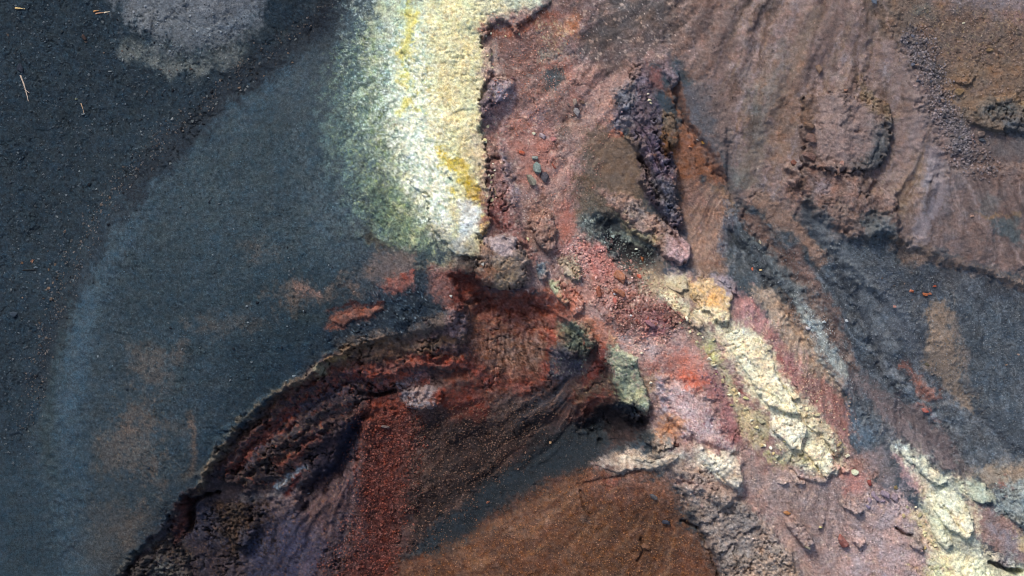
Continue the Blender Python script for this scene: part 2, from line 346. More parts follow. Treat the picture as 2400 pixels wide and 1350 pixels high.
S("1715,470 1690,540 1640,620", 26, (150, 122, 96), 10, .7, 8, .6)
P("1620,590 1700,590 1700,650 1620,640", (112, 90, 72), 16, .8)
D("1580,420 1710,430 1700,640 1610,600", (86, 66, 60), .2, 10, 7)
# pale brown ridge with the nose
RIDGE = "1400,450 1440,440 1500,470 1545,510 1580,540 1618,575 1620,600 1600,618 1560,610 1530,575 1480,545 1450,500"
P(RIDGE, (150, 124, 112), 7, 1, 8, .6, .5)
P("1555,560 1605,560 1620,600 1600,618 1565,605", (162, 132, 130), 6, .9, 6, .5)
P("1440,500 1470,520 1500,540 1545,560 1530,575 1480,548", (154, 150, 116), 7, .8, 8, .8)
P("1470,470 1520,490 1510,510 1470,500", (128, 116, 110), 8, .6)
D(RIDGE, (116, 96, 88), .25, 5, 5)
# pink / rose core
P("1300,560 1400,570 1440,620 1440,680 1380,660 1320,620", (166, 118, 110), 14, .9, 10, .8, .4)
P("1330,570 1400,580 1400,620 1350,630", (184, 132, 126), 12, .8)
D("1310,560 1450,590 1460,680 1340,650", (134, 62, 56), .2, 10, 6)
D("1280,560 1450,580 1480,700 1300,690", (196, 164, 152), .2, 12, 9)
P("1310,610 1345,600 1365,630 1352,660 1320,645", (162, 146, 120), 7, .95, 7, .7, .5)
P("1360,615 1385,610 1400,660 1365,660", (180, 136, 128), 8, .8)
P("1380,640 1480,640 1500,700 1420,720 1340,690", (158, 112, 100), 14, .8, 10, .8, .5)
D("1380,610 1500,640 1500,720 1400,700", (112, 54, 46), .2, 10, 6)
P("1270,680 1320,660 1360,700 1360,760 1320,750 1290,720", (158, 96, 78), 10, .9, 8, .7, .5)
P("1330,690 1365,690 1370,730 1340,740", (172, 104, 82), 6, .8)
P("1340,740 1420,760 1440,800 1400,790", (166, 102, 76), 8, .9, 8, .7, .4)
P("1400,720 1560,700 1600,740 1560,790 1470,800 1420,760", (122, 84, 76), 12, .85, 10, .8, .7)
D("1400,690 1570,690 1600,760 1470,810", (150, 82, 66), .36, 12, 6)
D("1400,690 1570,690 1600,760 1470,810", (52, 26, 28), .26, 12, 6)
P("1490,740 1550,730 1560,770 1520,790", (146, 94, 98), 8, .8, 8, .8)
P("1440,780 1540,790 1640,800 1660,880 1600,900 1520,880 1460,840", (186, 140, 126), 16, .9, 12, .6, .25)
P("1440,780 1530,790 1540,850 1480,850", (194, 156, 144), 12, .8)
P("1560,820 1640,830 1640,860 1580,870", (196, 126, 106), 12, .8, 10, .8)
P("1500,840 1600,830 1590,870 1520,880", (166, 98, 82), 12, .6, 12, .9)
P("1590,870 1660,880 1650,920 1600,910", (196, 104, 80), 10, .8, 10, .8)
P("1540,890 1620,900 1690,1000 1720,1060 1640,1040 1560,980 1530,920", (186, 158, 154), 16, .9, 12, .7, .3)
P("1560,930 1620,930 1660,1000 1600,1000", (194, 168, 166), 12, .7, 12, .8)
P("1540,980 1590,980 1590,1020 1550,1030", (192, 130, 92), 8, .85, 8, .8)
S("1540,890 1560,960 1555,1000", 14, (150, 150, 166), 6, .6)
S("1650,880 1700,960 1725,1020", 40, (150, 104, 102), 12, .75, 8, .8, .5)
D("1540,880 1720,1000 1700,1060 1560,1000", (140, 88, 92), .3, 12, 7)
P("1505,880 1540,870 1535,920 1515,910", (190, 150, 116), 6, .8)
# the dome at the head of the crater
P("1130,560 1200,560 1240,620 1230,670 1160,680 1110,650 1120,600", (140, 112, 96), 8, 1, 8, .6, .5)
P("1145,560 1200,565 1205,610 1150,605", (160, 142, 146), 9, .9, 8, .7)
P("1150,590 1200,600 1195,635 1150,630", (166, 140, 116), 8, .7)
P("1130,625 1200,630 1200,650 1140,655", (130, 78, 54), 8, .75)
P("1150,640 1210,640 1215,665 1160,672", (140, 120, 92), 8, .75)
S("1220,600 1225,640 1222,665", 18, (128, 112, 104), 5, .7)
S("1130,672 1180,685 1220,675", 14, (76, 60, 72), 6, .9, 6, .7)
P("1050,600 1120,610 1130,640 1060,645", (108, 90, 80), 10, .8, 8, .8, .5)
P("1010,612 1060,615 1050,635 1010,632", (134, 124, 98), 7, .8, 6, .9)
P("1255,615 1280,618 1284,650 1270,660 1258,640", (108, 122, 130), 5, .95, 6, .7)
P("1292,655 1312,658 1318,690 1332,712 1320,712 1295,690", (160, 164, 126), 4, 1, 5, .6)
# --- crater: wall, scree and floor
P("1000,630 1060,640 1120,680 1230,690 1330,740 1420,800 1530,960 1520,1010 1450,1050 1400,1100 1320,1160 1180,1230 1000,1330 940,1500 230,1500 270,1350 390,1230 425,1165 470,1130 510,1050 650,925 775,830 960,775 1060,745", (86, 64, 60), 8, 1, 8, .5, .4)
P("270,1350 390,1230 425,1165 470,1130 510,1050 650,925 775,830 960,775 1090,745 1110,850 1000,880 900,960 830,1000 820,1080 700,1150 560,1180 470,1190 420,1400 260,1420", (80, 62, 62), 10, 1, 8, .6, .75)
for s_, w_, c_, o_ in (("520,1090 600,1000 700,910 800,860 960,850 1080,860", 26, (116, 60, 46), .75), ("540,1110 620,1030 720,950 830,900 900,890", 30, (84, 76, 92), .7),
                       ("500,1120 570,1040 660,960 760,890", 22, (72, 60, 70), .7), ("620,1040 700,1000 800,960 860,930", 26, (104, 92, 90), .55),
                       ("560,1130 640,1080 720,1050 800,990", 30, (100, 78, 68), .6), ("780,850 900,830 1000,830 1090,850", 22, (108, 84, 66), .75),
                       ("800,880 900,870 980,880", 20, (76, 64, 80), .7), ("530,1110 600,1040 640,1000", 12, (128, 48, 36), .8), ("850,865 930,870 970,850", 14, (150, 66, 44), .8),
                       ("900,905 940,880 960,870", 8, (160, 78, 50), .8), ("660,980 740,930 820,915", 10, (120, 116, 130), .5), ("1040,850 1110,860 1150,890", 26, (132, 60, 40), .8),
                       ("1060,890 1150,895 1170,910", 18, (122, 66, 50), .7), ("1000,830 1060,840 1080,880", 26, (92, 44, 34), .7), ("640,1090 700,1060 720,1020", 10, (126, 62, 46), .6)):
    S(s_, w_, c_, 8, o_, 10, 1.0, ang=-35, fill=.7, el=4)
D("500,1130 660,940 800,870 1080,860 900,960 820,1060 600,1170", (132, 120, 122), .3, 14, 9)
D("500,1130 660,940 800,870 1080,860 900,960 820,1060 600,1170", (150, 76, 58), .24, 14, 16)
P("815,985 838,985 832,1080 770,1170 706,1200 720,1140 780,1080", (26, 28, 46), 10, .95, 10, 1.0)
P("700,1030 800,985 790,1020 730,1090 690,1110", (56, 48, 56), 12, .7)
for s_, c_ in (("530,1105 620,1010 720,930 800,885 880,880", (150, 62, 46)), ("560,1090 620,1030 680,990", (158, 66, 48)), ("860,885 930,875 1000,900", (160, 70, 46)), ("1000,840 1080,860 1160,895", (150, 60, 42)), ("500,1090 580,1000 680,920", (112, 82, 66)), ("640,1100 700,1065 730,1030", (140, 62, 48))):
    S(s_, 13, c_, 6, .8, 12, 1.8, ang=-36, fill=.7, el=5)
D("500,1130 660,940 800,870 1080,860 900,960 820,1060 600,1170", (44, 32, 38), .32, 14, 9)
D("500,1130 660,940 800,870 1080,860 900,960 820,1060 600,1170", (134, 100, 74), .2, 14, 5)
# crust along the rim
S("450,1168 470,1125 510,1050 560,985 640,925 740,872 770,845", 11, (126, 104, 84), 5, .75, 9, 1.8, .6)
S("770,845 810,830", 14, (160, 124, 84), 5, .9, 6, .9)
P("740,865 770,850 770,880 745,890", (156, 144, 116), 5, .85, 8, 1.2)
S("800,800 850,790 950,780 1050,745", 34, (118, 100, 88), 8, .85, 8, .8, .4)
S("810,815 900,812 1000,810 1080,790", 26, (112, 86, 66), 8, .85, 8, .9, .7)
P("1040,720 1090,710 1105,760 1080,800 1040,780", (122, 102, 104), 8, .95, 8, .6, .7)
P("1010,620 1080,640 1090,690 1050,720 1010,690", (150, 104, 94), 10, .85, 8, .8, .3)
P("1060,650 1110,640 1130,700 1100,720 1060,700", (100, 42, 33), 12, .9, 10, 1.0, .4)
P("1040,640 1130,640 1140,690 1100,690", (98, 44, 34), 8, .7)
# dark and red patches left of the dome
P("900,660 990,640 1010,720 990,760 930,780 880,770 830,790 760,800 760,770 900,750", (44, 56, 66), 14, .95, 10, .8, .45)
D("880,660 1010,650 1000,760 860,800 760,800", (26, 32, 42), .36, 12, 9)
D("880,660 1010,650 1000,760 860,800 760,800", (130, 146, 152), .16, 12, 4)
P("890,590 980,590 970,640 900,660 850,650", (120, 100, 92), 16, .75, 10, .8)
P("900,655 970,635 978,665 920,685 900,680", (150, 90, 78), 9, .85, 12, 1.2)
P("950,640 975,635 972,655 955,660", (166, 80, 64), 6, .7, 8, 1.2)
P("770,745 830,722 890,712 905,722 870,745 800,762 765,772", (140, 82, 66), 8, .9, 12, 1.0)
S("780,750 850,735 895,718", 8, (170, 106, 84), 4, .6)
S("765,735 830,712 900,712", 7, (66, 28, 26), 4, .8)
P("700,735 770,725 760,750 700,760", (60, 66, 66), 12, .7)
# red wall under the dome
P("1100,700 1290,700 1330,750 1310,830 1260,920 1180,920 1120,840 1100,760", (134, 88, 68), 12, .95, 10, .7, .5)
P("1110,690 1300,690 1330,740 1220,750 1120,730", (118, 58, 45), 14, .8, 12, 1.0)
P("1140,780 1290,770 1270,880 1200,900 1150,860", (138, 104, 86), 14, .8, 12, .8)
P("1200,760 1300,740 1300,780 1230,800", (138, 74, 56), 14, .6, 12, 1.0)
D("1110,760 1290,760 1260,920 1150,900", (72, 48, 36), .32, 12, 8)
D("1110,700 1310,700 1290,800 1120,800", (88, 30, 24), .3, 12, 8)
D("1110,700 1310,700 1290,900 1120,900", (160, 112, 90), .2, 12, 5)
P("1110,860 1300,880 1290,910 1240,940 1130,930", (112, 62, 50), 16, .7, 12, 1.0, .5)
# olive rock and violet block on the right wall
P("1310,755 1380,755 1395,800 1370,840 1320,830", (98, 104, 90), 10, .95, 10, .8, .6)
P("1290,810 1370,830 1370,880 1320,900 1280,870", (76, 72, 82), 12, .9, 10, .8, .6)
D("1300,760 1390,760 1380,880 1290,880", (150, 156, 130), .2, 10, 6)
S("1300,750 1290,800 1280,850 1268,900", 13, (142, 62, 46), 5, .8, 10, 1.6)
S("1415,800 1400,860 1375,910 1350,940", 18, (140, 52, 40), 7, .85, 8, .9)
S("1420,790 1440,880 1420,920", 22, (150, 112, 100), 8, .7)
P("1345,920 1440,880 1460,930 1400,980 1360,970", (122, 98, 80), 12, .85, 10, .8, .5)
D("1350,900 1440,890 1450,960 1370,990", (190, 160, 110), .12, 10, 4)
SLAB = "1422,782 1442,790 1446,815 1490,838 1498,870 1510,900 1524,935 1520,968 1500,955 1470,945 1440,905 1432,860 1420,835"
P(SLAB, (142, 150, 126), 5, 1, 6, .5, .3)
P("1440,850 1485,845 1500,890 1480,910 1450,895", (112, 120, 100), 8, .85, 8, .8)
P("1445,915 1510,905 1520,945 1480,955 1455,940", (176, 178, 136), 8, .85, 8, .9)
S("1424,785 1440,792 1446,815 1490,838", 5, (206, 210, 168), 3, .8, 4, .5)
D(SLAB, (200, 200, 150), .2, 5, 6)
P("1445,935 1500,950 1505,985 1470,995 1440,965", (42, 52, 64), 8, .95, 8, .9, .9)
P("1380,960 1460,960 1520,980 1500,1020 1420,1030 1370,1010", (42, 36, 38), 14, .95, 10, .8, .5)  # shade of the hollow under the slab, put into the ground colour
P("1515,1010 1570,1005 1580,1050 1530,1055", (118, 124, 122), 8, .9, 8, .8, .5)
P("1490,1010 1530,1015 1540,1050 1505,1050", (48, 56, 62), 8, .9, 8, .7, .7)
P("926,932 960,912 1010,908 1034,926 1028,952 990,972 950,960", (150, 134, 134), 8, .95, 6, .6)
S("950,950 990,962 1020,945", 10, (172, 168, 174), 5, .7, 8, 1.0)
S("930,905 980,890 1010,900", 12, (136, 128, 134), 6, .7, 8, 1.2)
# inner screes, fanning out
P("826,980 900,930 950,965 965,1010 940,1130 915,1300 900,1500 720,1500 800,1350 838,1200", (92, 46, 40), 24, .95, 14, .9, .35)
P("850,950 930,930 960,980 900,1010 850,1000", (124, 58, 42), 12, .85, 10, .7)
P("960,970 1010,960 990,1060 950,1140 960,1040", (112, 80, 72), 12, .75, 10, .8, ang=110, fill=.7)
P("1010,930 1120,910 1150,960 1130,1010 1060,1000", (126, 60, 44), 14, .85, 10, .7, .4)
P("1040,960 1130,950 1140,1020 1060,1120 960,1200 960,1100", (86, 68, 64), 18, .9, 12, .7, .3)
P("1140,960 1220,930 1240,980 1180,1030 1140,1010", (122, 98, 88), 14, .85, 10, .7, .15)
S("1420,930 1340,1000 1250,1050 1170,1080", 34, (112, 62, 54), 14, .85, 10, .8, .4)
P("1220,950 1330,900 1330,960 1260,1000 1200,1020", (66, 66, 72), 14, .9, 10, .8, .35)
P("1120,1050 1250,1040 1210,1120 1080,1220 960,1290 960,1220", (84, 64, 60), 22, .9, 12, .8, .35)
P("1260,1010 1380,990 1450,1040 1370,1110 1280,1140 1160,1210 1040,1290 950,1340 930,1330 1010,1260 1130,1160 1220,1080", (48, 58, 66), 18, .98, 12, .7, .2)
P("1000,1250 1050,1240 1000,1300 940,1330", (62, 74, 82), 14, .8, 10, .6)
P("1340,1000 1420,1010 1400,1060 1330,1060", (66, 66, 68), 18, .7)
D("960,960 1400,960 1400,1080 960,1340", (140, 96, 74), .16, 20, 4, 8, .8)
D("960,960 1250,960 1200,1130 960,1300", (46, 34, 34), .34, 20, 5, 8, .8)
D("830,960 960,960 950,1200 900,1400 760,1400 840,1200", (142, 78, 62), .34, 16, 4, 8, .9)
D("830,960 960,960 950,1200 900,1400 760,1400 840,1200", (46, 22, 22), .34, 16, 5, 8, .85)
D("1040,1120 1400,980 1420,1060 1000,1330", (30, 38, 46), .22, 16, 6)
S("1060,960 1030,1060 970,1150", 20, (126, 84, 72), 8, .55, 10, 1.0)
# dark lower left of the crater
P("420,1180 600,1160 760,1130 820,1000 840,1060 830,1200 800,1320 740,1500 240,1500 300,1330", (84, 68, 72), 14, .95, 10, .7, .6)
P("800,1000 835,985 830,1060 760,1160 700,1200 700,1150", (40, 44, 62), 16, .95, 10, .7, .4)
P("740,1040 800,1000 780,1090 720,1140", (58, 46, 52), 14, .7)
P("500,1180 570,1190 590,1260 540,1320 480,1260", (92, 66, 50), 14, .85, 10, .9, .9)
P("590,1170 690,1160 700,1210 620,1230", (122, 98, 98), 12, .85, 10, .8, .3)
P("430,1190 500,1200 520,1300 450,1280", (86, 78, 90), 14, .8)
P("550,1260 700,1220 760,1300 700,1420 560,1400", (74, 72, 92), 20, .9, 12, .8, .2)
P("690,1160 830,1100 830,1240 780,1300 700,1250", (100, 76, 74), 18, .75, 12, .8, .4)
P("760,1230 850,1210 860,1330 780,1380", (88, 78, 84), 16, .7, 12, .8)
P("290,1340 390,1260 440,1300 430,1420 280,1420", (98, 82, 74), 12, .85, 10, .9, .9)
P("340,1330 400,1320 400,1400 340,1400", (134, 128, 122), 10, .75, 10, .9)
P("395,1240 425,1160 440,1180 425,1260 400,1290", (92, 46, 42), 7, .9, 8, .8, .8)
S("265,1350 310,1300 350,1285", 9, (150, 130, 112), 5, .7, 6, .9)
D("420,1190 830,1120 800,1400 280,1420", (40, 36, 50), .3, 16, 10)
D("420,1190 830,1120 800,1400 280,1420", (140, 96, 72), .2, 16, 5)
D("470,1190 620,1170 640,1320 460,1330", (40, 26, 22), .34, 14, 9)
S("640,1150 690,1110 700,1105", 14, (150, 158, 166), 5, .9, 6, .8)
S("560,1175 620,1172 690,1150", 16, (136, 120, 116), 6, .75, 7, .9)
P("675,1085 700,1080 700,1100 680,1102", (160, 100, 84), 5, .8)
S("690,1120 660,1170", 10, (120, 44, 36), 5, .8)
# brown slope at the lower right of the crater
BROWN = "1380,1110 1470,1110 1560,1120 1590,1180 1620,1240 1690,1330 1740,1500 900,1500 930,1345 1050,1290 1170,1220 1290,1150"
P(BROWN, (108, 72, 54), 32, 1, 14, .9, .2)
P("1180,1230 1350,1140 1370,1180 1250,1260 1130,1290", (122, 90, 72), 14, .8, 10, .6)
P("1380,1110 1520,1120 1500,1200 1400,1190", (130, 88, 74), 16, .8, 10, .8)
P("1420,1130 1450,1125 1450,1150 1425,1150", (144, 72, 58), 8, .6, 8, .9)
P("1330,1210 1520,1200 1600,1260 1560,1400 1300,1400", (110, 76, 54), 30, .8)
P("1030,1310 1280,1280 1280,1400 980,1420", (106, 72, 54), 22, .8)
D(BROWN, (142, 98, 66), .26, 12, 4, 6, .8)
D(BROWN, (68, 44, 36), .3, 12, 5, 6, .75)
D(BROWN, (84, 56, 44), .28, 20, 34, 16, .6)
D("1330,1120 1560,1120 1600,1220 1560,1330 1400,1300", (60, 44, 40), .12, 20, 13, 10, .7)
P("1480,1130 1570,1120 1600,1180 1560,1180", (150, 104, 84), 12, .7, 10, .8)
P("1360,1225 1390,1222 1385,1238 1360,1238", (98, 84, 78), 5, .7)
# --- pale outcrop on the crater lip and grey mass to its right
P("1390,1090 1450,1060 1560,1060 1640,1040 1720,1080 1740,1150 1700,1180 1620,1130 1540,1100 1440,1110", (158, 138, 124), 10, .95, 10, .8, .5)
P("1390,1090 1430,1085 1440,1110 1400,1112", (164, 134, 126), 6, .8)
S("1410,1098 1470,1080 1540,1085 1600,1070", 8, (206, 200, 182), 4, .6, 10, 1.0)
P("1640,1055 1720,1070 1724,1100 1660,1090", (214, 208, 180), 8, .85, 8, .9)
D("1600,1040 1740,1060 1730,1160 1620,1130", (62, 50, 54), .2, 8, 7)
P("1520,1040 1560,1030 1570,1060 1530,1070", (150, 120, 96), 8, .7)
P("1590,1140 1660,1150 1740,1170 1790,1220 1860,1300 1930,1500 1750,1500 1690,1330 1640,1240", (128, 112, 102), 10, .95, 10, .7, .5)
P("1600,1130 1720,1140 1740,1200 1640,1180", (150, 126, 116), 10, .8, 10, .8)
P("1660,1170 1740,1190 1800,1240 1760,1300 1690,1270", (100, 98, 100), 12, .9, 12, .8, .4)
P("1690,1170 1730,1180 1740,1220 1700,1210", (80, 82, 84), 10, .7)
P("1720,1300 1860,1290 1920,1400 1760,1420", (144, 120, 98), 18, .85, 10, .8)
P("1840,1330 1880,1320 1880,1360 1850,1360", (176, 130, 84), 12, .6)
D("1600,1140 1860,1200 1900,1400 1720,1400", (188, 176, 166), .2, 12, 5)
D("1600,1140 1860,1200 1900,1400 1720,1400", (72, 66, 66), .22, 12, 7)
# --- yellow crusted ridge to the lower right
P("1500,640 1600,640 1660,690 1640,720 1540,700 1490,680", (140, 122, 100), 12, .85, 10, .8, .4)
P("1550,645 1600,640 1610,680 1560,680", (176, 172, 142), 8, .85, 8, .9, .5)
P("1610,655 1690,650 1712,700 1700,760 1650,740 1620,700", (202, 168, 116), 10, .95, 10, .8, .4)
P("1650,670 1700,680 1690,720 1660,710", (206, 154, 88), 10, .8, 10, .9)
P("1660,640 1720,650 1725,690 1700,690", (136, 126, 136), 6, .9, 8, .8)
BELT = "1540,690 1600,720 1690,790 1740,880 1790,960 1840,1060 1890,1130 1940,1120 1990,1100 1960,1040 1900,960 1850,900 1810,830 1760,780 1700,740 1640,730 1590,700"
P(BELT, (206, 192, 150), 16, .95, 12, .9, .4)
S("1550,690 1600,730 1660,790", 26, (204, 196, 152), 6, .85, 8, .9)
P("1590,740 1650,760 1660,800 1620,800", (140, 118, 102), 10, .85, 10, .8)
P("1630,760 1680,800 1690,880 1650,850", (150, 134, 110), 10, .8)
S("1660,805 1690,860 1720,940 1760,1000", 18, (190, 180, 124), 8, .8, 8, 1.0)
S("1655,815 1668,840", 12, (206, 196, 100), 5, .7)
P("1700,780 1760,770 1800,820 1812,870 1850,930 1880,1010 1840,980 1790,960 1750,900 1720,840", (222, 214, 180), 7, 1, 8, .6, .4)
P("1750,815 1800,820 1808,870 1770,870", (196, 164, 120), 9, .85, 8, .9)
S("1690,800 1740,850 1800,910 1850,960", 12, (232, 226, 186), 5, .75, 8, .9)
P("1790,900 1830,920 1860,970 1810,960", (202, 188, 142), 8, .7)
P("1705,885 1720,890 1745,920 1735,925 1715,905", (126, 66, 60), 4, .9, 4, .5)
P("1755,930 1775,935 1780,960 1765,965", (110, 66, 60), 4, .9, 4, .5)
P("1730,980 1780,1000 1770,1010 1735,990", (158, 84, 66), 5, .85, 6, .8)
P("1720,950 1790,970 1800,1010 1780,1060 1740,1020", (178, 166, 122), 10, .8, 10, .9)
P("1800,965 1850,970 1890,1000 1880,1040 1850,1050 1800,1010", (236, 231, 210), 6, 1, 7, .5, .35)
P("1880,1020 1930,1040 1960,1090 1940,1120 1900,1080 1870,1050", (234, 224, 184), 7, .95, 8, .7, .35)
P("1820,1060 1880,1060 1930,1120 1880,1110 1830,1080", (150, 156, 130), 10, .85, 10, .9, .5)
S("1800,1060 1840,1100 1880,1130", 16, (196, 186, 118), 6, .8, 8, .9)
S("1870,1060 1910,1100 1940,1120", 10, (202, 184, 74), 5, .75, 6, .8)
P("1930,1080 1965,1080 1970,1110 1940,1115", (202, 202, 190), 6, .85)
P("1900,980 1960,1000 1990,1060 1950,1060 1900,1010", (180, 172, 142), 8, .85, 8, .9)
S("1890,920 1900,960 1950,1010", 20, (196, 188, 150), 7, .8, 8, .9)
D(BELT, (228, 222, 186), .26, 10, 6)
D(BELT, (160, 130, 100), .2, 10, 9)
D(BELT, (116, 110, 98), .12, 10, 5)
# red ground beside the ridge
P("1715,680 1760,700 1800,740 1830,800 1900,870 1980,940 2000,1000 1990,1040 1960,1030 1900,940 1850,890 1810,820 1770,770 1710,750", (154, 110, 106), 10, .95, 10, .7, .2)
P("1740,710 1800,740 1810,780 1760,770 1730,740", (166, 122, 122), 12, .8, 10, .6)
S("1745,770 1760,740", 6, (186, 136, 122), 4, .6)
P("1810,810 1850,850 1870,900 1830,890", (146, 82, 80), 10, .7)
P("1870,880 1980,920 2000,990 1990,1040 1960,1000 1900,940", (142, 98, 88), 12, .85, 8, .6, .15)
D("1820,850 1920,880 1960,960 1900,960", (206, 180, 140), .2, 12, 4)
D("1720,690 1840,800 1980,960 1960,1030", (96, 50, 50), .2, 12, 6)
# --- tan and grey stripes right of it
P("1760,660 1830,680 1900,760 1960,860 1980,920 1900,880 1830,800 1790,720", (148, 126, 108), 10, .9, 12, .9, .4)
P("1790,690 1830,720 1850,780 1810,760", (150, 148, 136), 10, .6)
P("1840,750 1900,780 1890,830 1850,800", (150, 122, 94), 10, .6)
D("1760,660 1840,690 1960,860 1970,910 1830,800", (190, 170, 140), .22, 10, 6)
P("1830,700 1870,720 1890,760 1880,770 1850,750", (112, 84, 68), 7, .85)
P("1860,670 1900,670 1930,720 1960,780 1990,830 2000,880 1985,915 1950,880 1900,800 1870,740", (142, 150, 146), 9, .95, 9, .8, .3)
P("1865,670 1900,668 1915,700 1880,720", (176, 164, 148), 7, .8, 8, .8)
P("1890,720 1940,760 1950,800 1910,790", (162, 168, 166), 9, .7)
P("1910,810 1990,850 1985,912 1940,870", (124, 132, 134), 9, .8)
D("1870,680 1920,710 1990,830 1985,910 1900,810", (196, 200, 192), .22, 8, 5)
D("1870,680 1920,710 1990,830 1985,910 1900,810", (84, 94, 100), .24, 8, 6)
# --- brown screes top right
P("1300,-120 2600,-120 2600,640 2400,650 2250,620 2180,590 2100,560 2050,560 1990,560 1880,520 1740,480 1700,420 1690,330 1640,220 1560,130 1440,170 1350,130 1400,40", (116, 97, 92), 18, 1, 14, .7, .2)
P("1440,-100 1600,-100 1560,60 1480,120 1370,150 1340,120 1420,40", (84, 78, 76), 22, .85, 12, .7, .2)
P("1380,130 1540,60 1500,150 1440,180 1390,180", (104, 84, 78), 18, .8, 12, .7)
P("1400,40 1560,20 1640,40 1560,110 1470,130", (94, 82, 78), 20, .6, 12, .7, ang=-32, fill=.6)
P("1560,-60 1760,-60 1680,200 1640,220 1570,120", (108, 88, 80), 20, .7)
FAN = "1700,-60 2030,-60 2110,160 2150,300 2190,420 2100,560 1900,500 1720,440 1690,330 1660,210"
P(FAN, (126, 106, 101), 22, .8, 12, .7)
P(FAN, (136, 114, 98), 24, .9, 12, .7, ang=108, fill=.42, el=14)
P(FAN, (96, 78, 72), 24, .7, 12, .7, ang=107, fill=.3, el=14)
P(FAN, (140, 126, 128), 24, .85, 12, .7, ang=106, fill=.3, el=12)
P("1740,220 1800,180 1790,330 1760,440 1730,430", (122, 114, 104), 14, .8, 10, .7, ang=104, fill=.6)
P("1755,260 1780,250 1775,310 1758,330", (112, 116, 116), 8, .8, 6, .7)
P("1700,390 1740,390 1750,440 1715,440", (106, 112, 108), 9, .75, 8, .9)
S("1800,140 1790,230 1760,330", 22, (124, 96, 76), 10, .5, 10, 1.0)
P("1820,-60 1960,-60 1930,120 1840,260 1800,300", (126, 102, 94), 24, .6, 12, .8, ang=112, fill=.6, el=10)
P("1830,160 1870,150 1850,330 1810,420 1800,330", (128, 100, 82), 14, .7, 10, .8)
P("1990,-60 2160,-60 2130,80 2080,120 2010,60", (104, 88, 76), 20, .85, 12, .8, .3)
P("2100,40 2420,-20 2420,180 2300,200 2150,210 2100,130", (108, 88, 76), 22, .85, 12, .8, .35)
P("2160,-80 2600,-80 2600,120 2320,60 2200,40", (124, 112, 114), 24, .85, 14, .8, .3)
P("2320,50 2600,40 2600,100 2340,80", (132, 104, 98), 16, .8)
P("2110,30 2150,25 2150,60 2115,55", (84, 86, 84), 10, .8)
D("2160,0 2420,20 2420,140 2200,100", (176, 164, 164), .17, 18, 5)
D("2100,40 2420,40 2420,220 2140,220", (148, 124, 92), .26, 18, 5)
D("2100,40 2420,40 2420,260 2140,240", (66, 58, 58), .24, 18, 6)
P("2150,170 2420,150 2600,240 2420,270 2290,240 2200,230", (118, 95, 76), 20, .8, 12, .8, .3)
P("2170,200 2300,240 2240,300 2190,260", (122, 98, 76), 18, .8)
S("2110,110 2150,190 2180,270 2220,330 2260,400", 44, (96, 90, 92), 14, .8, 12, .9, .6)
D("2080,100 2150,90 2220,280 2300,400 2220,400", (140, 128, 128), .3, 16, 5)
D("2080,100 2150,90 2220,280 2300,400 2220,400", (54, 56, 66), .3, 16, 5)
P("2100,170 2150,190 2200,330 2190,420 2110,480 2080,420 2110,320", (122, 106, 104), 14, .8, 10, .7, .12, ang=95, fill=.7)
P("2090,420 2140,340 2160,380 2120,480 2060,560", (134, 110, 88), 14, .8, 10, .8)
P("2150,350 2190,380 2190,470 2150,560 2130,600 2110,580 2140,460", (122, 116, 122), 12, .9, 8, .6, .08)
P("2190,380 2230,400 2260,470 2230,560 2190,560", (110, 102, 104), 14, .8, 10, .7, ang=70, fill=.7)
P("2260,330 2400,340 2600,400 2600,640 2400,640 2240,600 2200,520 2250,440", (112, 93, 87), 18, .9, 12, .7, .2)
P("2220,440 2420,420 2420,600 2300,600 2220,560", (122, 103, 98), 18, .7, 12, .8, ang=64, fill=.55)
D("2260,330 2420,330 2420,460 2260,430", (82, 64, 58), .28, 16, 9)
P("2300,510 2360,515 2368,560 2350,575 2310,545", (84, 92, 94), 8, .95, 8, .6)
P("2270,470 2310,465 2310,500 2270,500", (98, 98, 98), 9, .75)
S("2270,505 2370,510", 5, (150, 112, 70), 3, .6)
P("2230,300 2300,330 2420,340 2420,390 2300,370", (92, 92, 96), 16, .6, 12, .8)
# boulders zone
P("1860,240 1940,222 2010,190 2040,230 2065,260 2070,330 2040,400 1990,410 1930,420 1860,400 1855,330", (124, 104, 98), 10, .95, 10, .8, .4)
P("1880,250 1990,240 2030,290 1990,310 1900,300", (132, 112, 106), 12, .8)
P("2010,300 2065,290 2070,360 2040,400 1990,400 2020,350", (82, 88, 92), 12, .85, 10, .8, .5)
P("1865,240 1905,235 1900,290 1875,310 1855,280", (104, 78, 58), 8, .85, 8, .8)
P("1990,195 2040,240 2065,270 2060,300 2020,270 1990,240", (126, 104, 78), 8, .8, 8, .9)
P("1840,395 1930,400 1990,420 1990,460 1900,500 1830,450", (126, 98, 88), 12, .9, 10, .8, .5)
P("1890,425 1930,430 1930,460 1895,455", (140, 124, 126), 7, .8)
P("1960,440 2060,460 2090,510 2080,560 2010,560 1970,500", (122, 98, 90), 12, .9, 10, .8, .6)
D("1840,400 2080,420 2090,560 1900,520", (78, 58, 54), .28, 12, 8)
D("1840,240 2080,240 2080,560 1860,500", (158, 132, 122), .2, 12, 5)
# right outcrop; light on its top edges is painted in as paler strips
P("2225,270 2290,240 2350,235 2420,255 2420,340 2320,330 2260,310", (104, 92, 82), 8, .95, 8, .8, .5)
P("2290,236 2350,232 2360,246 2300,250", (142, 112, 84), 5, .9, 5, .7)
P("2350,250 2420,250 2420,268 2370,268", (152, 126, 92), 5, .9, 5, .7)
P("2260,262 2340,256 2350,275 2280,285", (88, 90, 90), 8, .8)
P("2300,290 2420,290 2420,340 2330,330", (92, 96, 102), 10, .8)
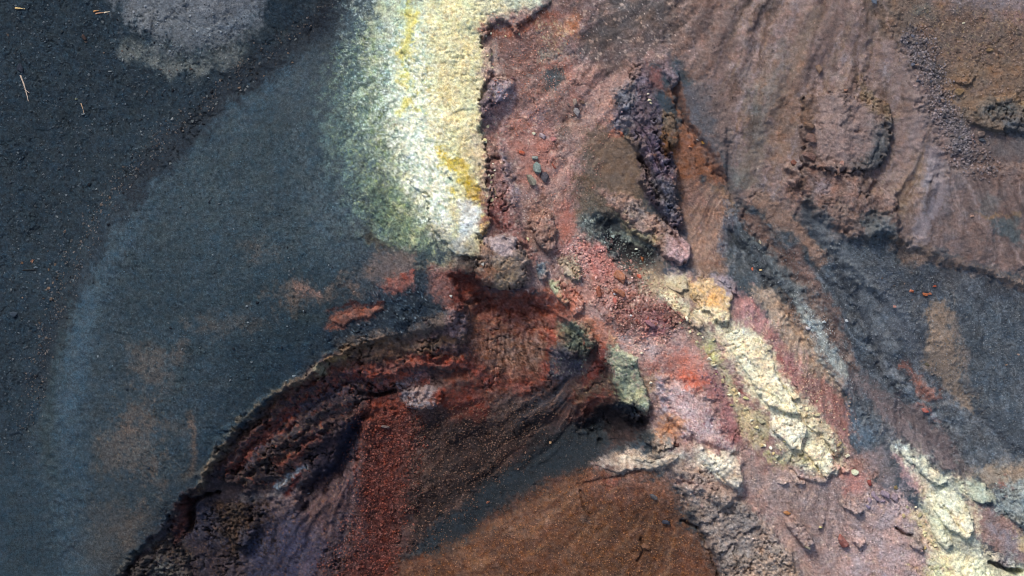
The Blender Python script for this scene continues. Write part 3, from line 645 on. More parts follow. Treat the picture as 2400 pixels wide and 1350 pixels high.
# --- dark gravel slopes, right
DARK = "1705,470 1760,490 1830,560 1900,640 1990,560 2050,540 2080,560 2100,620 2150,600 2200,610 2300,640 2420,670 2600,680 2600,1120 2420,1110 2330,1110 2260,1130 2160,1100 2060,1020 2000,960 1990,850 1930,740 1880,680 1800,680 1740,640 1700,590 1690,540"
P(DARK, (82, 89, 95), 16, 1, 16, .9, .22)
P("1705,520 1760,520 1840,620 1890,690 1820,690 1740,640 1700,590", (68, 76, 80), 12, .8)
S("1745,500 1800,570 1850,630 1900,700 1960,790", 34, (94, 74, 68), 10, .85, 10, .8)
S("1850,590 1900,660 1950,760 2000,860", 30, (100, 78, 74), 10, .8, 10, .8)
S("1780,470 1860,540 1910,590", 40, (118, 95, 82), 12, .85, 12, .8, .4)
S("1720,560 1800,660 1830,700", 12, (50, 54, 58), 6, .7)  # shade in the gully, painted as a dark line
S("1740,540 1790,620 1850,700", 10, (52, 56, 60), 5, .7)  # second gully, its shade painted the same way
S("1800,570 1840,660", 9, (104, 80, 66), 5, .6)
S("1880,500 1950,590 2000,690 2050,790 2140,900", 22, (60, 66, 74), 10, .8, 10, .7)  # long gully with its shade painted into the colour
S("1890,490 1930,560 1970,610", 36, (80, 86, 90), 10, .7)
P("1930,480 2000,500 2050,560 2000,570 1950,560", (118, 96, 86), 12, .8, 12, .9, .5)
P("2010,500 2070,510 2080,590 2130,620 2060,640 2010,600", (84, 92, 96), 14, .85, 12, .8, .2)
P("2060,560 2160,560 2170,600 2140,640 2090,600", (122, 100, 86), 10, .75, 10, 1.0, .4)
P("2130,600 2165,600 2160,640 2130,640", (108, 108, 112), 8, .8)
P("2040,600 2200,640 2240,760 2190,840 2100,760", (64, 70, 78), 24, .75, 12, .8)
P("2110,640 2160,650 2150,720 2100,720", (78, 82, 88), 14, .7)
P("2180,600 2300,640 2420,680 2420,720 2280,700 2170,660", (64, 66, 72), 14, .8)
S("2130,600 2250,620 2330,650 2420,680", 16, (132, 108, 92), 6, .75, 10, 1.1)
P("2240,720 2600,700 2600,1100 2400,1080 2290,960 2250,840", (76, 86, 94), 24, .8, 12, .7)
P("2175,700 2215,705 2230,800 2260,900 2300,960 2270,965 2200,880 2160,860 2175,790", (134, 114, 96), 8, .9, 8, .6, .12)
P("2215,730 2250,760 2280,900 2300,970 2260,940 2230,850", (114, 106, 98), 9, .75, 8, .8, ang=80, fill=.65)
S("2190,720 2190,850", 5, (112, 94, 78), 4, .6)
S("2000,870 2080,960 2160,1040 2260,1100", 40, (96, 86, 88), 14, .8, 12, .8, ang=60, fill=.65)
S("2120,860 2160,900 2200,930", 26, (142, 88, 74), 8, .7, 10, 1.1)
S("2160,950 2180,970 2200,985", 14, (150, 92, 80), 5, .8, 6, .9)
P("2060,930 2160,960 2250,1040 2280,1120 2180,1100 2080,1030", (96, 84, 84), 20, .8, 10, .7, ang=75, fill=.6, el=8)
P("2110,720 2220,860 2330,990 2420,1040 2420,1080 2300,1010 2190,920 2100,830", (58, 66, 76), 18, .8, 10, .7)
P("2000,950 2060,1000 2040,1060 1990,1010", (84, 102, 118), 14, .8, 12, .9, .3)
D("2000,950 2060,1000 2040,1080 1990,1010", (150, 160, 166), .24, 10, 5)
P(DARK, (104, 110, 116), 14, .8, 12, .6, ang=58, fill=.42, el=8)
P(DARK, (54, 60, 68), 14, .7, 12, .6, ang=60, fill=.34, el=8)
D(DARK, (122, 134, 138), .12, 12, 4, 8, .6)
D(DARK, (48, 54, 60), .26, 12, 6, 8, .7)
# --- lower right: mauve ground, green white and yellow crust
P("1720,1080 1830,1090 1990,1120 2080,1150 2150,1250 2190,1500 1900,1500 1850,1290 1760,1180", (158, 130, 122), 16, .9, 12, .8, .25)
P("1800,1150 1990,1150 1990,1260 1900,1290 1830,1200", (132, 110, 104), 16, .8, 12, .6, .12)
P("1970,1090 2010,1100 2030,1160 1980,1150", (176, 118, 108), 10, .8, 8, .7)
P("2000,1050 2060,1070 2060,1130 2000,1110", (140, 98, 84), 12, .8)
P("2010,1060 2080,1040 2100,1140 2070,1150", (130, 120, 122), 12, .75)
P("2030,1160 2120,1150 2150,1240 2080,1260 2030,1220", (168, 147, 147), 12, .9, 10, .7, .35)
P("2090,1060 2200,1140 2190,1190 2120,1130", (164, 130, 130), 12, .9, 10, .7, .35)
P("2000,1240 2150,1240 2180,1330 2190,1500 1960,1500", (168, 138, 134), 16, .9, 12, .8, .3)
S("2050,1280 2060,1330 2080,1400", 30, (146, 142, 154), 10, .7)
S("2035,1230 2055,1310 2050,1400", 20, (150, 112, 98), 8, .7)
P("2130,1240 2160,1250 2170,1290 2140,1285", (118, 108, 98), 7, .85, 7, .8, .6)
P("2100,1030 2140,1040 2180,1090 2230,1130 2200,1140 2140,1090", (192, 202, 194), 9, .95, 9, .9, .4)
P("2170,1080 2230,1130 2200,1140 2160,1100", (206, 196, 168), 7, .7)
P("2180,1140 2260,1170 2290,1230 2270,1270 2220,1250 2170,1190", (184, 190, 168), 10, .95, 10, .8, .4)
P("2190,1145 2250,1165 2230,1200 2190,1180", (186, 200, 190), 10, .75)
P("2160,1195 2200,1210 2230,1270 2200,1270", (172, 182, 152), 8, .8)
P("2230,1190 2280,1230 2265,1265 2230,1240", (196, 178, 160), 8, .7)
S("2150,1220 2180,1260 2210,1300", 22, (200, 184, 92), 8, .7, 8, 1.0)
P("2150,1240 2180,1260 2200,1330 2180,1340", (204, 168, 140), 9, .8)
P("2180,1310 2230,1290 2300,1320 2340,1400 2300,1500 2190,1500", (208, 200, 140), 12, .95, 12, .9, .4)
P("2220,1290 2300,1310 2340,1380 2260,1380", (228, 220, 172), 10, .8, 10, .9)
P("2170,1340 2230,1320 2240,1400 2180,1420", (190, 182, 96), 12, .7, 10, 1.0)
D("2150,1220 2300,1200 2340,1380 2200,1380", (240, 234, 200), .26, 10, 6)
D("2150,1120 2300,1180 2340,1380 2200,1380", (150, 140, 96), .24, 10, 7)
P("2270,1170 2340,1190 2420,1260 2420,1330 2350,1300 2290,1270", (138, 112, 106), 12, .9, 10, .7, .25)
P("2320,1240 2390,1260 2420,1300 2370,1310", (128, 122, 128), 12, .75, 10, .7, ang=75, fill=.6)
P("2240,1130 2290,1120 2330,1170 2310,1185 2260,1160", (176, 180, 156), 8, .9, 8, .9, .4)
P("2240,1120 2420,1080 2600,1100 2600,1160 2420,1150 2340,1140", (150, 132, 112), 12, .8, 10, .9)
P("2350,1140 2420,1120 2600,1140 2600,1260 2420,1240 2340,1210", (128, 138, 138), 12, .9, 10, .8, .4)
D("2330,1130 2420,1120 2420,1250 2340,1220", (184, 194, 180), .24, 10, 6)
P("2345,1125 2365,1130 2362,1150 2345,1150", (150, 92, 80), 5, .8)
P("2320,1300 2380,1310 2390,1340 2340,1335", (132, 124, 126), 7, .9, 6, .7, .4)
P("2320,1340 2420,1330 2420,1420 2320,1420", (186, 186, 144), 10, .85)
P("2390,1250 2420,1255 2420,1290 2395,1285", (196, 176, 130), 7, .7)
# what the eye catches first: the pale crust bands and the rust and charcoal runs of the crater
P("1545,692 1590,712 1640,745 1680,790 1720,860 1750,930 1790,980 1830,1050 1880,1100 1940,1118 1960,1090 1930,1030 1900,970 1850,900 1812,830 1770,780 1720,750 1660,735 1600,700", (222, 212, 172), 10, .55, 16, 1.2)
P("2090,1035 2150,1050 2230,1120 2290,1200 2300,1260 2330,1310 2420,1330 2420,1420 2230,1420 2190,1330 2160,1240 2170,1170 2140,1110", (216, 212, 180), 14, .6, 18, 1.3)
P("1640,1045 1720,1065 1742,1120 1720,1150 1670,1110 1610,1085", (212, 202, 176), 8, .7, 12, 1.2)
P("1450,1070 1560,1050 1620,1075 1560,1095 1460,1100", (192, 178, 156), 8, .55, 12, 1.2)
S("1000,850 1080,865 1160,900 1230,915", 22, (150, 58, 42), 8, .65, 14, 1.4)
S("880,905 960,880 1000,900", 10, (160, 70, 50), 5, .6, 10, 1.4)
S("1420,935 1330,1005 1250,1060 1180,1100", 26, (124, 66, 54), 10, .6, 12, 1.0)
S("1360,1000 1250,1070 1130,1170 1000,1290", 46, (44, 54, 62), 16, .7, 12, .8)
S("1290,960 1180,1050 1070,1160 980,1250", 20, (58, 50, 50), 10, .6, 12, .8)
S("1110,960 1050,1060 990,1180", 18, (58, 46, 46), 10, .55, 12, .8)
P("1760,665 1830,680 1868,745 1905,805 1955,885 1985,935 1900,890 1830,805 1785,730", (166, 142, 120), 10, .6, 14, 1.1)
P("1860,672 1902,666 1940,720 1980,790 2006,850 1996,914 1955,888 1905,806 1868,742", (152, 160, 156), 8, .8, 12, .9)
S("1845,690 1880,760 1930,830 1975,900", 9, (110, 82, 70), 5, .6, 10, 1.2)
P("1600,1150 1660,1150 1740,1172 1800,1230 1870,1310 1930,1420 1760,1420 1690,1330 1640,1240", (158, 140, 128), 16, .5, 14, 1.2)
P("1730,1060 1800,1090 1900,1140 1960,1150 1900,1200 1820,1190 1750,1140", (168, 142, 130), 18, .5, 14, 1.2)
P("1900,1120 2000,1110 2080,1150 2160,1230 2180,1340 2000,1350 1900,1290", (172, 148, 142), 24, .4, 16, 1.2)
# weathering: colours run downslope in feathered streaks, mix with their neighbours and mottle
def sample(A, x, y):
    x = np.clip((x-us[0])/STEP, 0, NU-1.01); y = np.clip((y-vsv[0])/STEP, 0, NV-1.01)
    i = x.astype(np.int32); j = y.astype(np.int32); fx = (x-i)[..., None].astype(f32); fy = (y-j)[..., None].astype(f32)
    return (A[j, i]*(1-fx)+A[j, i+1]*fx)*(1-fy)+(A[j+1, i]*(1-fx)+A[j+1, i+1]*fx)*fy
gy, gx = np.gradient(H); gl = np.sqrt(gx*gx+gy*gy)+2e-3
dx, dy = -gx/gl, -gy/gl                                   # downslope
flow = sst(.004, .03, gl/STEP*1.0)
def gauss(A):
    for _ in range(3): A = (A+np.roll(A, 1, 0)+np.roll(A, -1, 0)+np.roll(A, 1, 1)+np.roll(A, -1, 1))/5
    return A
def aniso(lu, lv, seed, octs=3):
    """noise drawn out along the fall line: mean of noise taken at steps up and down the slope"""
    s = 0
    for t in (-1.5, -.9, -.3, .3, .9, 1.5):
        s = s+fbm((U+dx*lu*t)/lv, (V+dy*lu*t)/lv, octs, seed, .65)
    return s/3.2
ST = aniso(16, 7, 200); ST2 = aniso(30, 12, 210, 2)
a1 = fbm(U/60, V/60, 2, 220); a2 = fbm(U/60, V/60, 2, 224); b1 = fbm(U/17, V/17, 3, 228, .65); b2 = fbm(U/17, V/17, 3, 232, .65)
soft_ = sst(820, 1150, U+.25*(V-400))*.6+.4                # the ash is smoother than the rock
C0 = C.copy(); soft_ = soft_*(1-.72*sst(150, 185, gauss(C0.mean(-1))))
C[:] = sample(C0, U+soft_*(7*a1+8*b1+4*n7x)+dx*(30*ST+22*ST2)*flow, V+soft_*(7*a2+8*b2+4*n7y)+dy*(30*ST+22*ST2)*flow)
far = sample(C0, U+46*a2+16*b1, V+46*a1+16*b2)
mx = sst(.12, .55, fbm(U/30, V/30, 4, 240, .7)+.25*ST)*.55*soft_
C += mx[..., None]*(far-C)
far = sample(C0, U-60*a1+14*b2, V+60*a2-14*b1)
mx = sst(.2, .5, fbm(U/15, V/15, 3, 246, .75))*.5*soft_
C += mx[..., None]*(far-C)
WL = fbm(U/180, V/180, 3, 300, .6)
def FANS(s, apex, freq, amp, ca, cb, op=.6, soft=30, rl=190, t=.12):
    """debris trails spreading from an apex: light and dark streams of differing grit"""
    sl, m = mask(s, soft, 14, .8)
    ddx = U[sl]-apex[0]; ddy = V[sl]-apex[1]; r = np.sqrt(ddx*ddx+ddy*ddy); th = np.arctan2(ddy, ddx)
    th = th+.10*WL[sl]*200/np.maximum(r, 200)+.035*n60x[sl]*60/np.maximum(r, 60)*4+.012*n18x[sl]
    n = fbm(th*freq+3, r/rl, 4, 260+int(apex[0]) % 60, .68)
    n2 = .6*n+.4*NB[sl]
    if ca is not None: paint(sl, m*sst(t, t+.42, n), ca, op)
    if cb is not None: paint(sl, m*sst(t, t+.42, -n), cb, op)
    C[sl] *= (1+amp*m*n)[..., None]
    return sl, m, n, fbm(th*freq*.42+9, r/rl*.6, 2, 281)
TR = []
for a_ in (("1580,-160 2000,-160 2110,160 2150,300 2190,420 2120,540 1900,490 1730,450 1700,330 1640,220 1560,120", (1985, -420), 20, .16, (140, 118, 112), (96, 76, 66), .55),
           ("1400,-100 1600,-100 1620,120 1480,190 1380,140 1330,110", (1900, -260), 22, .14, (122, 102, 94), (70, 62, 62), .6),
           ("1150,180 1330,130 1480,150 1440,300 1380,440 1300,480 1200,460 1150,320", (1760, -120), 34, .18, (176, 138, 124), (104, 74, 70), .5),
           ("2090,380 2160,340 2260,420 2420,440 2420,640 2260,600 2060,570", (2190, 200), 20, .16, (138, 122, 118), (94, 78, 74), .55),
           ("1700,480 1850,580 2060,650 2250,900 2420,1080 2200,1110 2000,950 1880,690 1720,600", (1640, 330), 26, .22, (108, 114, 120), (62, 66, 74), .55),
           ("2160,700 2230,710 2310,960 2260,970 2150,860", (2190, 300), 34, .16, (150, 130, 108), (96, 86, 80), .5),
           ("2240,740 2420,720 2420,1060 2330,1000", (2250, 300), 46, .12, (92, 102, 110), (60, 68, 76), .5),
           ("2020,940 2140,930 2290,1080 2270,1130 2130,1090", (2080, 560), 50, .18, (126, 112, 108), (72, 72, 80), .55),
           ("1860,890 1990,930 2000,1020 1960,1060 1900,960", (1960, 560), 50, .14, (166, 116, 102), (110, 70, 62), .5),
           ("820,970 960,950 1000,1010 960,1140 930,1300 940,1420 720,1420 820,1200", (905, 720), 16, .22, (116, 60, 48), (40, 24, 28), .65),
           ("960,960 1140,930 1330,900 1430,1000 1200,1130 1060,1230 940,1330", (1560, 760), 26, .24, (136, 98, 80), (46, 40, 44), .75),
           ("1180,1230 1390,1120 1560,1130 1620,1250 1680,1400 900,1420", (1660, 960), 20, .14, (136, 98, 68), (86, 56, 44), .5),
           ("560,1250 830,1060 840,1240 760,1420 540,1420", (880, 880), 26, .2, (110, 94, 100), (44, 40, 58), .55),
           ("1110,770 1290,770 1260,930 1140,910", (1200, 420), 46, .2, (160, 124, 102), (72, 44, 34), .6),
           ("1580,430 1710,430 1700,640 1620,610", (1760, 330), 34, .14, (156, 126, 98), (104, 78, 66), .5),
           ("1740,700 1830,760 1990,960 1930,960 1800,830", (1900, 520), 40, .12, (176, 132, 126), (112, 66, 66), .45),
           ("1860,1140 1990,1140 2010,1260 1900,1290", (1930, 900), 40, .1, (176, 154, 146), (124, 104, 102), .4),
           ("770,100 930,80 960,400 1030,600 900,580 800,440", (1350, -260), 60, .16, (160, 168, 130), (70, 84, 84), .45)):
    TR.append(FANS(*a_))
ms_, mm_ = mask("300,1350 420,1170 510,1060 650,935 775,840 960,790 1090,750 1120,860 1000,900 900,960 830,1000 820,1120 780,1320 700,1400 330,1400", 14, 8, .5)
C[ms_] *= (1+.10*mm_)[..., None]
ASHP = "260,420 700,260 860,420 880,620 760,800 560,960 420,1120 300,1250 250,1000 230,700"
D(ASHP, (34, 46, 54), .24, 50, 9, 10, .6); D(ASHP, (78, 92, 98), .13, 50, 5, 10, .7); D(ASHP, (40, 52, 60), .22, 60, 24, 14, .5)
D("-60,-60 560,60 380,290 200,520 60,900 -60,1000", (26, 34, 42), .22, 40, 7, 10, .7); D("-60,-60 560,60 380,290 200,520 60,900 -60,1000", (66, 78, 86), .12, 40, 5, 10, .7)
D(PINK, (212, 190, 176), .035, 30, 5, 10, .8)
D(PINK, (72, 56, 56), .09, 30, 6, 10, .7)
D(PINK, (186, 158, 138), .2, 30, 16, 14, .6)
drift = fbm(U/110, V/110, 4, 60, 0.65); hue = fbm(U/40, V/40, 4, 66, 0.65); fine = fbm(U/6.5, V/6.5, 2, 70, .8); mid = fbm(U/22, V/22, 4, 74, .7)
rg_ = np.clip(RG*1.6, .25, 1); rg_ = np.maximum(rg_, sst(1120, 1200, U)*sst(0, 1, 1-np.clip((U-V*.55-1750)/200, 0, 1))*.62)
C *= (1+.08*drift+rg_*(.20*mid+.20*fine)+.05*fine+.11*ST*flow+.06*ST2*flow)[..., None]
gr_ = C.mean(-1, keepdims=True); pm_s, pm_ = mask(PINK, 20, 12, .6); gp = C[pm_s].mean(-1, keepdims=True)
C[pm_s] += (pm_*.10)[..., None]*(gp*1.03-C[pm_s])
red_ = np.clip((C[..., :1]/(C[..., 2:]+8)-1.7)/1.2, 0, 1)*.28
C += red_*(gr_-C)
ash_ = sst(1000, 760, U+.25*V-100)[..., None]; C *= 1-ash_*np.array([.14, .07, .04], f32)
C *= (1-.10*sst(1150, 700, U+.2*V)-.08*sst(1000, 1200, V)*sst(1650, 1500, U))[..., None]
C *= 1+(.05+.05*rg_)[..., None]*hue[..., None]*np.array([1, -.1, -1], f32)

# ------------------------------------------------------------------ relief: steps, lips, gullies, cracks
HP("180,1460 270,1352 310,1302 392,1232 428,1167 472,1134 514,1054 584,984 654,929 744,874 779,836 854,808 964,783 1064,757 1104,700 1250,700 1310,740 1390,810 1434,905 1500,1000 1460,1060 1400,1110 1320,1165 1150,1250 960,1350 800,1460", -0.55, 6, 9, .6)
HP("300,1380 440,1200 540,1080 660,960 780,880 960,830 1080,830 1100,880 960,930 900,960 830,1000 800,1130 600,1200 500,1400", -0.4, 22, 12, .8)
HP("810,1000 840,985 835,1080 760,1180 700,1210 690,1160 780,1090", -0.9, 16)
HS("450,1168 470,1125 510,1050 560,985 640,925 740,872 775,838 830,815", 16, .28, 8, 9, .7)
HS("840,925 880,930 920,922", 10, -.6, 3, 3, .4)
HS("425,1170 438,1190 430,1250", 12, -.9, 5, 5, .4)
HS("445,1180 470,1165 500,1160", 9, -.6, 4, 4, .4)
HP("1110,690 1290,700 1320,735 1120,735", -.5, 14)
HP("1060,650 1120,645 1140,700 1090,715", -.5, 10)
HP("1395,520 1450,515 1500,560 1545,600 1520,640 1440,610", -.5, 20, 9, .4)
HP("1380,960 1460,965 1520,985 1500,1030 1420,1040 1360,1010", -.9, 24, 9, .4)
HS("1500,370 1520,420 1545,470", 9, -.7, 4, 4, .4)
HS("1575,208 1590,270 1620,310 1680,400 1700,430", 9, -.28, 6, 8, 1.0)
HP("1575,205 1640,200 1695,300 1700,420 1670,395 1600,280", .22, 6)
HS("1700,420 1718,465 1745,490", 12, -.25, 8, 9)
for s_, w_ in (("1720,560 1800,660 1880,780", 16), ("1745,520 1790,600 1850,690", 14), ("1745,495 1800,560 1870,650 1960,790 2000,870", 22), ("1870,510 1950,600 2000,690 2050,790 2140,900 2260,1000", 24)):
    HS(s_, w_, -.15, 14, 14, 1.0)
HS("1880,800 1920,850 1980,920 2030,980", 10, -.18, 7, 9, .8)
HP("1860,670 1900,670 1960,780 2000,880 1985,915 1950,880 1900,800", .2, 7)
HP("2020,555 2060,545 2160,600 2330,655 2420,685 2600,700 2600,400 2200,400", .35, 10, 10, .6)
HS("1640,1245 1665,1290 1690,1345 1700,1420", 6, -.4, 3, 7, .8)
HS("1600,1225 1640,1245", 6, -.4, 3)
HP("1590,1140 1660,1150 1740,1170 1790,1220 1860,1300 1930,1500 1750,1500 1690,1330 1640,1240", .5, 12, 8, .5)
HP("1520,1060 1640,1045 1735,1085 1745,1160 1690,1190 1600,1130", .4, 10, 8, .6)
HS("1500,1110 1360,1150", 8, -.15, 4)
HS("1365,1165 1370,1200 1385,1215", 5, -.22, 3)
HS("1510,1270 1520,1300 1500,1330", 6, -.2, 3)
HS("2105,1240 2125,1255 2140,1257", 6, -.5, 3, 2)
HS("2325,1320 2360,1335 2400,1345", 9, -.7, 4, 3)
HP("1540,890 1620,900 1690,1000 1720,1060 1640,1040 1560,980", .35, 14, 10, .7)
HP("1160,195 1205,200 1190,245 1130,285 1130,250", .35, 6, 6, .6)
HP("1130,330 1175,330 1200,440 1230,580 1180,560 1150,480", .3, 8, 8, .7)
HP("1840,395 1930,400 2000,420 2080,470 2085,560 1990,560 1900,500", .5, 12, 10, .9)
for k in range(9):                                   # wind ripples in the fine ash
    yy = 1085+k*12
    HS(f"105,{yy} 150,{yy+8} 195,{yy+5}", 3, .018, 4, 6, .9)
# runs, stains and painted gully shade that lie on top of the weathered ground
for s_, w_, c_, o_ in (("1745,500 1800,570 1850,630 1900,700 1955,790", 30, (104, 82, 74), .75), ("1860,600 1910,670 1960,760 2005,860", 26, (112, 88, 80), .7), ("1790,480 1860,540 1920,600", 34, (126, 102, 90), .75),
        ("1880,500 1950,590 2000,690 2050,790 2140,900", 18, (56, 62, 70), .75), ("1725,560 1800,650 1850,710", 12, (46, 52, 58), .75), ("1760,560 1830,640 1880,700", 22, (90, 100, 104), .6),  # the dark strokes put the shade of the gullies into the colour
        ("1920,520 1990,620 2040,720 2100,820", 34, (100, 107, 113), .65), ("2060,650 2110,760 2170,870", 34, (94, 100, 108), .6), ("2225,740 2255,820 2285,920", 14, (124, 112, 104), .7), ("2120,865 2160,905 2200,930", 20, (146, 94, 80), .7),
        ("2000,880 2080,965 2150,1030 2240,1090", 26, (114, 100, 100), .65), ("2070,930 2150,980 2230,1060", 44, (104, 90, 90), .6), ("2130,605 2250,625 2330,655 2420,685", 14, (142, 118, 104), .7), ("2200,830 2300,960 2420,1030", 40, (62, 70, 78), .6),
        ("1640,210 1690,300 1705,420", 40, (98, 92, 92), .5), ("1580,215 1620,310 1690,420", 14, (112, 74, 58), .7), ("1900,40 1830,180 1770,340 1740,430", 30, (136, 118, 102), .5), ("1960,20 1900,150 1850,210", 26, (104, 84, 78), .5),
        ("1700,60 1680,180 1690,320", 34, (104, 86, 80), .5), ("2060,120 2110,250 2120,360 2060,480", 34, (132, 114, 110), .5), ("1820,120 1790,260 1765,330", 18, (118, 116, 114), .5), ("2170,360 2180,470 2140,570", 22, (132, 122, 126), .65),
        ("1650,880 1700,960 1725,1020", 34, (150, 98, 96), .6), ("1480,160 1400,260 1330,360 1290,440", 34, (172, 136, 122), .5), ("1400,180 1300,280 1220,360", 26, (126, 94, 88), .5)):
    S(s_, w_, c_, 9, o_, 16, 1.1, None, None)
for s_, c_, o_ in (("1200,340 1290,330 1310,400 1230,440", (170, 112, 98), .6), ("1300,470 1345,480 1340,560 1315,570", (174, 108, 92), .65), ("1360,560 1440,600 1430,660 1370,640", (174, 106, 98), .55),
        ("1560,815 1650,830 1650,880 1580,880", (198, 120, 100), .6), ("1595,870 1660,890 1650,920 1600,905", (198, 102, 78), .7), ("1345,740 1420,760 1450,800 1400,800", (174, 106, 82), .6), ("1270,690 1330,690 1340,750 1290,740", (166, 94, 76), .6),
        ("2178,702 2215,706 2232,800 2262,900 2300,962 2268,962 2200,880 2165,860 2176,790", (142, 122, 104), .8), ("1010,925 1110,915 1150,965 1120,1010 1060,990", (136, 62, 48), .65), ("860,950 920,935 950,975 900,1010", (132, 60, 46), .6),
        ("880,960 940,960 950,1010 920,1130 905,1260 880,1380 780,1400 800,1260 850,1120", (84, 46, 42), .3), ("1300,1030 1420,1005 1430,1050 1350,1110 1200,1190 1060,1280 940,1340 1000,1260 1120,1170 1240,1080", (44, 55, 64), .75),
        ("1370,300 1500,330 1520,420 1470,480 1400,420", (124, 98, 80), .4), ("1490,640 1600,650 1660,700 1560,700", (178, 160, 124), .5), ("1960,1080 2010,1095 2030,1150 1980,1150", (182, 122, 110), .6), ("1550,980 1600,985 1590,1030 1550,1030", (198, 136, 96), .7)):
    P(s_, c_, 12, o_, 18, 1.2)
P("1885,248 1940,232 1995,246 2040,285 2045,330 2010,370 1950,385 1900,370 1890,320", (142, 120, 114), 14, .6, 12, .9)
P("1862,262 1890,240 1900,262 1880,300 1895,330 1880,350 1900,372 1880,392 1858,360 1858,310", (106, 84, 74), 12, .45, 14, 1.2)  # left side of the mound darkened: its shade put into the colour
P("2020,330 2066,300 2072,350 2044,402 1995,412 1990,395 2030,372", (92, 94, 96), 14, .5, 10, .9)
P("1140,556 1200,562 1212,600 1160,608", (166, 150, 150), 9, .7, 10, .9); P("1150,612 1215,606 1225,650 1170,668", (152, 132, 108), 9, .6, 10, .9)
S("780,40 660,110 560,185 470,265 400,345 300,450 200,590 120,760 70,900", 44, (32, 38, 46), 22, .55, 16, 1.0)
P("270,-60 640,-60 600,50 520,110 430,110 330,80 280,30", (118, 120, 124), 30, .6, 20, 1.1)
S("290,115 380,155 460,156 560,115", 30, (108, 110, 106), 14, .6, 14, 1.0)
def TONE(s, gain, desat, soft=24, tint=(0, 0, 0)):
    """overall tone of a bed of rock, read off the photograph"""
    sl, m = mask(s, soft, 12, .6); g = C[sl].mean(-1, keepdims=True)
    t = (C[sl]+(g-C[sl])*desat)*gain+np.array(tint, f32)
    C[sl] += m[..., None]*(t-C[sl])
TONE("1700,-100 2500,-100 2500,640 2050,560 1720,440", .96, .06, 40)
TONE("1150,-600 2700,-600 2700,1900 1640,1900 1690,1330 1590,1140 1400,1100 1520,1000 1450,880 1390,790 1310,720 1270,690 1160,680 1120,640 1150,500 1135,340 1135,200 1140,110 1290,30", 1.08, .05)
TONE("1540,690 1560,870 1540,990 1640,1040 1740,1070 1760,1180 1860,1310 2160,1340 2150,1240 2080,1140 1980,1110 1860,1110 1760,980 1690,860 1650,800", 1.0, .02, 30)
TONE("1330,620 1480,650 1640,860 1560,900 1440,800 1330,720", 1.03, .0)
TONE("1110,700 1290,690 1330,760 1290,880 1230,930 1130,900", 1.14, .04, 24)
TONE("990,1000 1130,980 1290,960 1330,1030 1200,1130 1040,1240 960,1290 960,1120", .76, .2, 40)
TONE("1300,1060 1400,1000 1450,1030 1390,1100 1250,1180 1060,1280 960,1330 1100,1200", .86, .1, 24)
TONE("-300,-300 860,-300 700,60 770,300 860,560 760,780 560,960 420,1140 250,1380 -300,1700", 1.03, .04, 40, (0, 1, 1))
TONE("1560,640 1700,640 1720,480 1660,430 1590,440", 1.05, .16, 20, (4, 0, 4))
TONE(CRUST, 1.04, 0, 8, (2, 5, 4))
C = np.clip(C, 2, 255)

# rock relief: ridged noise, directional in the bedded zones
R1 = fbm(U/26, V/26, 5, 80, 0.6, ridged=True); R2 = fbm(U/11, V/11, 3, 90, .6)
def rot(a, lu, lv, seed, octs=4):
    a = math.radians(a); ca, sa = math.cos(a), math.sin(a)
    q = U*ca+V*sa+10*n60x; r = -U*sa+V*ca+8*n60y
    return fbm(q/lu, r/lv, octs, seed, .6, ridged=True)
_, mw = mask("270,1350 390,1230 470,1130 650,925 775,830 960,775 1090,745 1110,900 900,960 820,1080 600,1200 420,1400", 30, 5, .3); m_wall = np.zeros_like(H); m_wall[_] = mw
_, mr = mask("1250,560 1700,640 2000,940 2420,1120 2420,1400 1900,1400 1560,1000 1300,740", 40, 5, .3); m_se = np.zeros_like(H); m_se[_] = mr
_, mf = mask("1600,0 2100,0 2200,600 1700,460", 50, 5, .3); m_fan = np.zeros_like(H); m_fan[_] = mf
F1, E1, T1 = facets((U+14*WX)/62, (V+14*WY)/62, 2, .075); F2, E2, T2 = facets((U+5*WX)/21, (V+5*WY)/21, 7)
ROCK = R1*0.34+R2*0.14+F1*.62-.30*E1+F2*.22-.16*E2
ROCK = ROCK*(1-.6*m_wall)+m_wall*.42*rot(-36, 110, 30, 100, 5)
ROCK = ROCK*(1-.3*m_se)+m_se*.3*rot(46, 60, 20, 110)
H += RG**1.35*0.30*ROCK
rb_ = np.clip(RG*1.6-.35, 0, 1)*sst(900, 1150, U+.2*V)
H += rb_*.34*fbm(U/120, V/120, 3, 186, .5, ridged=True)
C *= (1+rb_*(.10*T1+.08*T2))[..., None]
RA = [.34, .2, .12, .2, .28, .12, .08, .14, .10, .18, .22, .06, .2, .10, .06, .10, .10, .05]
for (sl_, m_, n_, l_), ra_ in zip(TR, RA): H[sl_] += m_*(.026*n_+ra_*l_)                # each trail stands a little proud
H += RG*0.030*fbm(U/5.2, V/5.2, 2, 120, .8)
cr = 1-np.abs(fbm(U/48, V/48, 4, 180, .55))*1.6          # clefts
H -= .32*np.clip(RG*1.5-.2, 0, 1)*sst(.90, .985, cr)*sst(-.1, .3, fbm(U/80, V/80, 2, 190))
H += m_fan*0.022*rot(106, 190, 16, 130, 3)
H += 0.05*fbm(U/60, V/60, 3, 140)
HS("700,130 560,230 450,330 340,450 250,570 190,700 160,830 140,960 130,1100 150,1250", 70, .16, 46, 10, .4)       # low berm of fine ash
as_ = sst(900, 700, U+.2*V-120); H += as_*(.05*fbm(U/130, V/130, 4, 152, .6, ridged=True)+.03*ST*flow)
